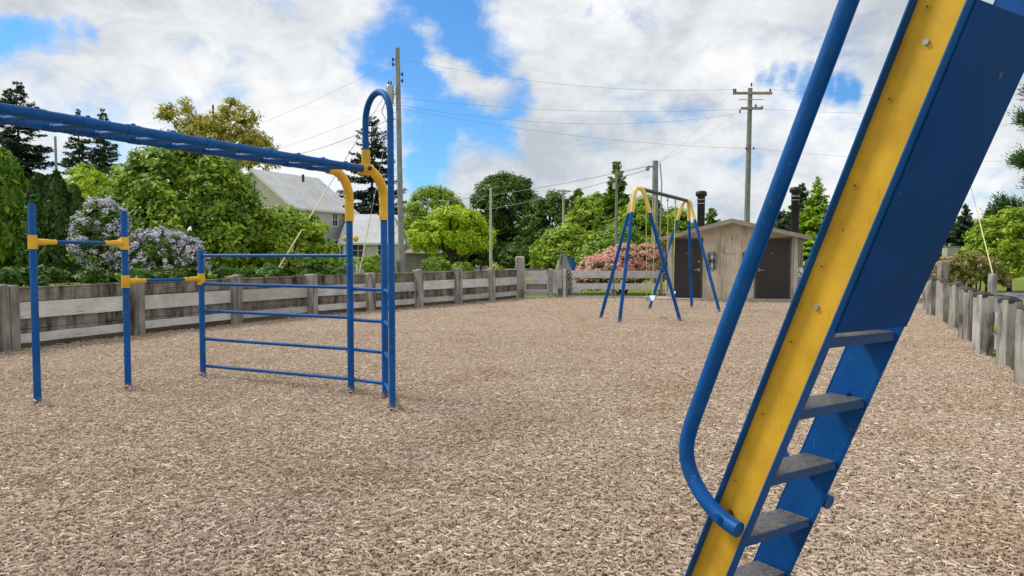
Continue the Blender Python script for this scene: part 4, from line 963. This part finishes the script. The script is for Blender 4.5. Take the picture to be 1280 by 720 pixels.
for dx, zz in ((-.95, ca), (-.85, ca), (0, zt), (1.02, ca), (-.6, pz(140, Y)-.25), (.6, pz(141, Y)-.0), (.25, pz(139, Y))):
    MB().lathe((X+dx, Y-.2, zz+.07), [(.025, 0), (.06, .04), (.03, .08), (.06, .12), (.025, .17)], 8).build('insulator', M['rust'], o)
b = MB()
for s in (-1, 1): b.lathe((X+s*.2, Y-.1, pz(187, Y)), [(.03, -.06), (.06, 0), (.03, .06)], 8)
b.build('neutral_clamp', M['rust'], o)
o, X, Y, zt = pole('utility_pole', 818, 31, 202, .165, 'thick bare service pole behind the swing set beam')
PC = Vector((X, Y, zt))
b = MB().lathe((X-.35, Y-.1, pz(212, Y)), [(.05, -.1), (.10, 0), (.06, .10)], 8).beam((X-.33, Y-.1, pz(211, Y)), (X, Y-.1, pz(208, Y)), .05, .08); b.build('cable_head', M['wire'], o)
MB().tube([(X+.18, Y-.1, pz(205, Y)), (X+.26, Y-.1, pz(230, Y)), (X+.2, Y-.1, pz(300, Y))], .03, 6).build('conduit', M['steel'], o)
o, X, Y, zt = pole('post_pole', 770, 34, 212, .075, 'slim grey pole among the cedars behind the swing')
MB().box((X-.12, Y-.05, pz(233, Y)), (.12, .1, .3)).build('meter_box', M['rail'], o)
o, X, Y, zt = pole('post_pole', 613.5, 29, 235, .062, 'slim pale pole rising behind the plank fence in front of the dark tree', 'pole_pale')
PD = Vector((X, Y, zt))
o, X, Y, zt = pole('post_pole', 704, 48, 237, .09, 'slim distant pole in front of the cedars right of the dark tree', 'pole_pale')
PE = Vector((X, Y, zt)); MB().beam((X-.45, Y, zt-.12), (X+.45, Y, zt-.12), .06, .08).build('crossarm', M['pole'], o)
o, X, Y, zt = pole('post_pole', 74, 44, 172, .09, 'thin grey pole between the far left fir and the slim firs')
def wire(name, a, b_, sag, label, r=.0062):
    a = Vector(a); b_ = Vector(b_); pts = [a.lerp(b_, i/16)-Vector((0, 0, sag*4*(i/16)*(1-i/16))) for i in range(17)]
    tag(MB().tube(pts, r, 5).build(name, M['wire'], None), label, 'wire', 'overhead wires')
wire('overhead_wire', PA-Vector((0, 0, .45)), PB+Vector((-.95, -.2, -.1)), .55, 'highest overhead wire between the two tall utility poles')
wire('overhead_wire', P3(503, 125, 34), PB+Vector((-.6, -.2, -1.15)), .35, 'second overhead wire between the two tall utility poles')
wire('overhead_wire', P3(503, 134, 34), PB+Vector((0, -.2, -1.3)), .75, 'third overhead wire with the deepest sag between the two tall poles')
wire('overhead_wire', P3(503, 138, 34), PB+Vector((-.15, -.1, -3.25)), .35, 'lowest overhead wire between the two tall utility poles')
for i, (dz, y1, x1) in enumerate([((1.0, -.1), 108, 1420), ((.6, -1.15), 125, 1420), ((.15, -3.25), 195, 1420)]):
    wire('overhead_wire', PB+Vector((dz[0], -.2, dz[1])), P3(x1, y1, 40), .5, ['top wire running right from the two arm utility pole', 'middle wire running right from the two arm utility pole', 'low wire running right from the two arm utility pole'][i])
wire('overhead_wire', PC+Vector((-.4, -.1, -.25)), P3(460, 255, 60), .5, 'upper service wire running left from the thick bare pole', .013)
wire('overhead_wire', PC+Vector((-.4, -.1, -.4)), P3(455, 268, 60), .9, 'lower service wire running left from the thick bare pole', .013)
wire('overhead_wire', PC+Vector((0, -.1, -.1)), PB+Vector((-.6, 0, -1.1)), .3, 'thin wire slanting up from the bare pole to the two arm pole', .004)
wire('overhead_wire', PC+Vector((.1, -.1, -.1)), PB+Vector((-.95, 0, -.05)), .3, 'thin upper wire slanting from the bare pole to the crossarm end', .004)
wire('overhead_wire', P3(490, 150, 34), P3(362, 196, 49), .25, 'dark service wire dropping from the tall pole to the grey house', .013)
wire('overhead_wire', P3(499, 78, 34), P3(240, 182, 62), .5, 'faint wire running left from the top of the tall pole', .006)
wire('overhead_wire', P3(499, 130, 34), P3(250, 210, 62), .5, 'faint lower wire running left from the tall pole', .006)
# right guy wire with its stub post
Y = 26; X = px(1241, Y)
tag((lambda b: (post_prism(b, X, Y, .2, .20, .2, pz(342, Y)), b)[1])(MB()).build('stub_post', M['post'], None, .01), 'short grey stub post at the foot of the yellow guy guard', 'post')
guy('guy_wire', (X, Y, pz(342, Y)), P3(1205, 215, 30), .62, 'yellow guarded guy wire at the right side by the stub post')
# far sign, bin, marker
Y = 46; z = Hs(px(685, Y), Y); o = thing('road_sign', (px(685, Y), Y, z), 'small diamond road sign seen from behind beyond the fence', 'sign')
MB().tube([(px(685, Y), Y, z-.1), (px(685, Y), Y, pz(308, Y))], .035, 8).build('sign_post', M['steel'], o)
MB().box((px(685, Y), Y-.05, pz(310.5, Y)), (.24, .02, .24), (1, 0, 1), (-1, 0, 1)).build('sign_plate', M['rail'], o)
Y = 46; z = Hs(px(673, Y), Y); tag(MB().tube([(px(673, Y), Y, z-.1), (px(673, Y), Y, pz(300, Y))], .04, 8).build('marker_post', M['pole']), 'slim grey marker post left of the small diamond sign', 'post')
Y = 42; X = px(713, Y); z = Hs(X, Y)
b = MB().prism([(X-.22, Y-.2, z), (X+.22, Y-.2, z), (X+.28, Y-.2, pz(324, Y)), (X-.28, Y-.2, pz(323, Y))], (0, .42, 0)); b.box((X, Y, pz(322.4, Y)), (.62, .5, .06))
tag(b.build('refuse_bin', M['bin'], None, .02), 'bright blue bin behind the pointed cap gate post', 'bin')
Y = 30; X = px(601, Y); z = Hs(X, Y); tag(MB().tube([(X, Y, z-.1), (X, Y, pz(329, Y)), ], .05, 8).build('marker_post', M['rust']), 'short dark marker post beside the slim pale pole', 'post')
# kiosk post and boulders at the right
Y = 26.5; X = px(1178, Y)
b = MB(); post_prism(b, X, Y, .1, .26, .26, pz(326, Y)); tag(b.build('stub_post', M['post'], None, .01), 'square grey post right beside the blue slide panel edge', 'post')
Y = 40; X = px(1187, Y); z = Hs(X, Y); o = thing('utility_cabinet', (X, Y, z), 'pale grey utility cabinet behind the rust tinted shrubs', 'cabinet')
MB().box((X, Y, (z+pz(309, Y))/2), (.62, .5, pz(309, Y)-z)).build('body', M['concrete'], o, .02)
MB().box((X, Y, pz(309, Y)+.03), (.7, .58, .06)).build('lid', M['stone'], o, .01)
MB().tube([(X-.05, Y, pz(309, Y)+.05), (X-.05, Y, pz(304.5, Y))], .03, 8).build('stub', M['white'], o)
for i, (x, r) in enumerate([(1207, .30), (1222, .26), (1234, .17), (1264, .2)]):
    Y = 24.6; X = px(x, Y); z = Hs(X, Y); bm = bmesh.new(); bmesh.ops.create_icosphere(bm, subdivisions=3, radius=1)
    for v in bm.verts:
        n_ = math.sin(v.co.x*4+i)*.1+math.sin(v.co.y*5+v.co.z*3+i*2)*.1; v.co = Vector((v.co.x*r*1.2, v.co.y*r, v.co.z*r*.85))*(1+n_)
    me = bpy.data.meshes.new('boulder'); bm.to_mesh(me); bm.free(); me.materials.append(M['stone']); me.polygons.foreach_set('use_smooth', [True]*len(me.polygons))
    o = bpy.data.objects.new('boulder', me); o.location = (X, Y, z+r*.5); C.objects.link(o)
    tag(o, ['pale grey boulder nearest the slide panel behind the posts', 'tilted grey boulder in the middle of the row', 'small grey boulder beside the stub post', 'grey boulder right of the stub post under the maple'][i], 'boulder', 'boulders behind the right posts')

# ------------------------------------------------------------------ swing set
M['pale_sleeve'] = paint('pale_yellow_sleeve', (.80, .60, .20), (.5, .36, .12), rough=.5, amount=.7)
def swing():
    a0 = Vector((2.97, 17.0, 0)); a1 = Vector((5.06, 20.9, 0)); d = (a1-a0).normalized(); p = Vector((d.y, -d.x, 0)); zb = 3.13; U = Vector((0, 0, 1))
    o = thing('swing_set', a0.lerp(a1, .5), 'blue tripod leg swing frame with yellow bends and dark top beam', 'swing set')
    feet = {0: [(2.18, 17.95), (2.46, 16.55), (4.05, 17.1)], 1: [(3.95, 20.9), (5.36, 21.4), (5.75, 19.75)]}
    MB().tube([a0+U*zb, a1+U*zb], .048, 12).build('beam', M['beam'], o)
    for e_, ap in ((0, a0), (1, a1)):
        for f in feet[e_]:
            F = Vector((*f, 0)); h = (F-ap).normalized(); tdir = (F-ap); top = ap+U*zb
            j = ap+h*.10+U*(zb-.04); k = ap+h*.17+U*(zb-.22)
            pts = [top, ap+h*.06+U*(zb-.005), j, ap+h*.14+U*(zb-.11), k]
            MB().tube(pts+[k.lerp(F, .12)], .052, 12).build('bend_sleeve', M['pale_sleeve'], o)
            MB().tube([k.lerp(F, .10), F-U*.15], .043, 12).build('leg', M['blue'], o)
    for t in (.13, .30, .55, .72):
        c = a0.lerp(a1, t)+U*zb; MB().tube([c-U*.02, c-U*.10], .018, 8).lathe(c-U*.12, [(.02, -.02), (.032, 0), (.02, .02)], 8).build('hanger', M['steel'], o)
    for i, (t, zs, lab) in enumerate([((.13, .30), .44, 'pale plastic belt swing hanging nearest the left tripod'), ((.55, .72), .46, 'pale plastic belt swing hanging nearest the far tripod')]):
        ca_, cb = a0.lerp(a1, t[0])+U*(zb-.12), a0.lerp(a1, t[1])+U*(zb-.12); m = (t[0]+t[1])/2; c = a0.lerp(a1, m)
        s = thing('belt_swing', c+U*zs, lab, 'swing', 'belt swings on the swing set')
        sa, sb = c-d*.24+U*(zs+.10), c+d*.24+U*(zs+.10)
        pts = [sa.lerp(sb, k/8)-U*(.12*(1-(k/4-1)**2)) for k in range(9)]
        V = []; 
        for q in pts:
            for w_ in (-.075, .075):
                for h in (0, .014): V.append(q+p*w_+U*h)
        b = MB(); fs = []
        for k in range(8):
            q = k*4; fs += [(q, q+4, q+6, q+2), (q+1, q+3, q+7, q+5), (q, q+1, q+5, q+4), (q+2, q+6, q+7, q+3)]
        b.add(V, fs+[(0, 2, 3, 1), (32, 33, 35, 34)]); b.build('seat', M['seat'], s, .003)
        for u, v in ((ca_, sa), (cb, sb)):
            bot = u.lerp(v, .58); MB().tube([bot, v], .009, 6).build('chain', M['chain'], s)
            MB().tube([u, bot], .013, 6).build('chain_cover', M['chain'], s)
swing()

# ------------------------------------------------------------------ climbing frame
def climber():
    P1, P2, P3_, P4, P5, P6 = [Vector((x, y, 0)) for x, y in ((-4.97, 7.48), (-4.49, 8.36), (-3.96, 9.17), (-1.84, 8.17), (-1.40, 7.90), (-1.205, 7.2))]
    U = Vector((0, 0, 1)); zr = 2.475; r = (Vector((-.451, -.892, 0))).normalized()
    o = thing('climbing_frame', (-2.9, 8.3, 0), 'blue and yellow climbing frame with monkey bars, chin up bars, ladder gate and looped pole', 'climbing frame')
    def post(p, h, rad=.036, m='blue'):
        po = MB().tube([p-U*.2, p+U*(h-.008), p+U*h], [rad, rad, rad*.85], 16).build('post', M[m], o); return po
    post(P1, 2.10); post(P2, 2.08); post(P3_, 1.63)
    post(P4, 2.0, .038); post(P5, 2.0, .038)
    def collar(p, q, z):
        d = (q-p).normalized(); c = MB().tube([p+U*(z-.075), p+U*(z+.07)], .045, 16)
        c.tube([p+d*.03+U*z, p+d*.13+U*z, p+d*.15+U*z], [.036, .031, .031], 12); c.tube([p+d*.14+U*z, p+d*.235+U*z], .027, 12)
        cc = c.build('collar', M['sleeve'], o)
        MB().tube([p+d*.19+U*(z+.028), p+d*.19+U*(z+.042)], .012, 8).build('bolt', M['rust'], cc)
    for a, b_, z in ((P1, P2, 1.71), (P2, P3_, 1.268)):
        collar(a, b_, z); collar(b_, a, z); MB().tube([a+U*z, b_+U*z], .019, 12).build('chin_up_bar', M['blue'], o)
    for z in (1.565, 1.205, .862, .502, .157):
        MB().tube([P3_+U*z, P4+U*z], .020, 12).build('gate_bar', M['blue'], o)
    for z in (1.19, .84, .50, .155):
        MB().tube([P4+U*z, P5+U*z], .020, 12).build('gate_bar', M['blue'], o); MB().tube([P5+U*z, P6+U*z], .020, 12).build('gate_bar', M['blue'], o)
    Rb = .29; L = 4.75
    zr0 = zr
    for p in (P4, P5):
        zr = zr0+(.027 if p is P4 else 0)
        el = arc(p+r*Rb+U*(zr-Rb), -r, U, Rb, 0, math.pi/2, 12)
        e = MB().tube([p+U*1.955]+el+[p+r*(Rb+.06)+U*zr], .050, 18).build('elbow', M['sleeve'], o)
        for z in (2.02, 2.12):
            side = Vector((-r.y, r.x, 0))
            MB().tube([p+U*z-side*.0+Vector((-.05, -.02, 0)), p+U*z+Vector((-.066, -.028, 0))], .012, 8).build('bolt', M['rust'], e)
        ra = p+r*(Rb+.02)+U*zr; rb = p+r*L+U*zr
        MB().tube([ra, rb], .036, 16).build('rail', M['blue_worn'], o)
        # end support out of the picture
        el2 = arc(p+r*L+U*(zr-Rb), r, U, Rb, math.pi/2, 0, 12)
        MB().tube([rb]+el2+[p+r*(L+Rb)+U*1.955], .055, 18).build('elbow', M['sleeve'], o)
        MB().tube([p+r*(L+Rb)-U*.2, p+r*(L+Rb)+U*2.0], .042, 16).build('post', M['blue'], o)
    zr = zr0; k = 0
    q = .62
    while q < L-.05:
        a, c = P5+r*q+U*(zr-.012), P4+r*q+U*(zr+.015); dd = (c-a).normalized()
        # the rung ends in saddles that wrap the rails
        b = MB().tube([a, c], .021, 12)
        for e_, s in ((a, 1), (c, -1)):
            b.tube([e_-r*.05+U*.012, e_+r*.05+U*.012], .040, 14)
            b.tube([e_+dd*s*.02, e_+dd*s*.08], .026, 12)
        b.tube([a+U*.05, a+U*.060], .015, 8); b.tube([c+U*.05, c+U*.060], .015, 8)
        b.build('rung', M['blue_worn'], o); q += .335
    # loop pole
    Cc = P5+r*(Rb+.015)+U*zr
    top = 2.955; c0 = Vector((Cc.x, Cc.y, 0)); dv = (P6-c0); rad = dv.length/2; dn = dv.normalized()
    MB().tube([P6-U*.2, P6+U*top]+arc(c0+dv/2+U*top, dn, U, rad, 0, math.pi, 18)[1:]+[c0+U*(zr+.05)], .033, 16).build('looped_pole', M['blue_worn'], o)
    b = MB().tube([c0+U*(zr-.06), c0+U*(zr+.20)], .046, 16); b.tube([Cc-r*.075, Cc+r*.075], .062, 16)
    b.tube([Cc-dn*.01, Cc+dn*.085], .036, 12); cn = b.build('cross_collar', M['sleeve'], o)
    MB().tube([Cc+dn*.08, Cc+dn*.10], .022, 10).build('bolt', M['rust'], cn)
climber()

# ------------------------------------------------------------------ slide ladder in the foreground
def ladder():
    O = Vector((1.0445, 2.3315, 1.2988)); W_ = Vector((.84234, .53895, 0)); u = Vector((.53895, -.84234, 0)); s = Vector((.20794, -.32500, .92257)); n = Vector((-.49722, .77712, .38583)); U = Vector((0, 0, 1))
    W, D, fl, sin_i = .398, .1685, .040, .92257
    base = O+s*(-1.41)
    o = thing('slide_ladder', (base.x, base.y, 0), 'tall leaning blue ladder of a slide with yellow channel side and worn treads', 'slide ladder')
    def q(ss_, nn, ww): return O+s*ss_+n*nn+W_*ww
    s0, s1 = -1.52, 1.75
    for side in (0, 1):
        w0 = 0 if side == 0 else W; sg = -1 if side == 0 else 1; th_ = .006
        b = MB()
        # two flanges
        for n0, n1, fl in (((0, .008, .04), (D-.008, D, .04)) if side == 0 else ((0, .008, .0075), (D-.008, D, .04))):
            P = [q(s0, n0, w0), q(s0, n1, w0), q(s0, n1, w0+sg*fl), q(s0, n0, w0+sg*fl)]
            b.prism(P, s*(s1-s0))
        if side == 1:
            b.prism([q(s0, .008, w0), q(s0, D-.008, w0), q(s0, D-.008, w0+th_), q(s0, .008, w0+th_)], s*(s1-s0))
            st_ = b.build('stringer', M['blue'], o, .0025)
        else:
            # inner blue skin of the web, the outer skin is yellow
            b.prism([q(s0, .008, w0-.0), q(s0, D-.008, w0), q(s0, D-.008, w0-.004), q(s0, .008, w0-.004)], s*(s1-s0))
            st_ = b.build('stringer', M['blue'], o, .0025)
            MB().prism([q(s0, .0085, w0-.0045), q(s0, D-.0085, w0-.0045), q(s0, D-.0085, w0-.0075), q(s0, .0085, w0-.0075)], s*(s1-s0)).build('yellow_web', M['yellow'], st_)
            for (a, c, m) in [(1.019, .122, 'rust'), (.927, .086, 'white'), (.756, .125, 'rust'), (.486, .124, 'rust'), (.209, .128, 'rust'), (.077, .092, 'white'), (-.072, .129, 'rust'), (-.365, .129, 'rust'), (-.66, .132, 'rust'), (-.81, .095, 'rust')]:
                p = q(a, c, -.0075); bb = MB().tube([p+W_*.001, p-W_*.003], .0095 if m == 'rust' else .010, 12); bb.tube([p-W_*.003, p-W_*.007], .006 if m == 'rust' else .009, 6); bb.build('bolt', M['yellow'] if m == 'rust' else M['steel'], st_)
                if m == 'rust': MB().tube([p-W_*.0068, p-W_*.0085], .0032, 8).build('bolt_hole', M['rust'], st_)
        if side == 1:
            for (a, c) in ((1.16, .10), (-.69, .085), (-.30, .085)):
                p = q(a, c, W); MB().tube([p, p-W_*.006], .022 if a > 1 else .010, 14).tube([p-W_*.006, p-W_*.016], .013 if a > 1 else .006, 8).build('bolt', M['blue'], st_)
        # hand rail: bolted to the outer face, swept up and forward
        ww = w0+sg*(fl+.031)
        pts = [(-.776, .010), (-.785, .06), (-.787, .123), (-.770, .205), (-.735, .275), (-.685, .325), (-.62, .350), (-.53, .357), (-.40, .356), (.0, .353), (.4, .346), (1.0, .336), (1.75, .326)]
        # smooth (Catmull-Rom)
        Q = [q(a, c, ww) for a, c in pts]; sm_ = []
        for i in range(len(Q)-1):
            p0, p1, p2, p3 = Q[max(0, i-1)], Q[i], Q[i+1], Q[min(len(Q)-1, i+2)]
            for k in range(5):
                t = k/5; sm_.append(.5*((2*p1)+(p2-p0)*t+(2*p0-5*p1+4*p2-p3)*t*t+(3*p1-p0-3*p2+p3)*t**3))
        sm_.append(Q[-1])
        hr = MB().tube(sm_, .0295, 20).build('hand_rail', M['blue_worn'], o)
        p = q(-.778, .085, ww+sg*.028); bb = MB().tube([p, p+W_*sg*.006], .017, 14); bb.tube([p+W_*sg*.006, p+W_*sg*.012], .009, 6); bb.build('bolt', M['blue'], hr)
        p2 = q(-.79, .105, w0+sg*.012); MB().tube([p2, q(-.78, .085, ww)], .014, 8).build('bolt', M['rust'], hr)
    # treads
    for k in range(-1, 5):
        c = O+s*((k-4)*.26/sin_i)+n*.0178; z = U
        P = [c+W_*.003, c+W_*.003-u*.142, c+W_*.003-u*.142-U*.034, c+W_*.003-U*.034]
        MB().prism(P, W_*(W-.006)).build('tread', M['tread'], o, .004)
    # closing panel on the underside
    P = [q(.03, -.005, -.010), q(1.055, -.005, -.010), q(1.055, -.001, -.010), q(.03, -.001, -.010)]
    MB().prism(P, W_*(W+.018)).build('closing_panel', M['dark_blue'], o, .001)
    b = MB(); b.prism([q(1.045, -.001, .006), q(1.055, -.001, .006), q(1.055, .035, .006), q(1.045, .035, .006)], W_*(W-.012)); b.build('panel_lip', M['dark_blue'], o)
    # head of the ladder, above the picture
    P = [q(1.60, .02, .003), q(1.60, .02, W-.003), q(1.60, .02, W-.003)+u*.7, q(1.60, .02, .003)+u*.7]
    MB().prism([p+U*.0 for p in P], U*.03).build('platform', M['blue'], o, .004)
    b = MB()
    A = q(1.60, .02, W/2)+u*.66
    for ww, h in ((0, .02), (-W/2, .2), (W/2, .2)):
        e_ = A+u*2.6; e_.z = .45
        b.beam(A+W_*ww+U*h/2, e_+W_*ww+U*h/2, W if ww == 0 else .012, .012 if ww == 0 else .2)
    b.build('chute', M['steel'], o)
    b = MB()
    for ww in (-.05, W+.05):
        t_ = q(1.60, 0, ww)+u*.6; b.tube([t_, Vector((t_.x, t_.y, -.1))], .03, 10)
    b.build('leg', M['blue'], o)
ladder()

print('objects', len(S.objects))
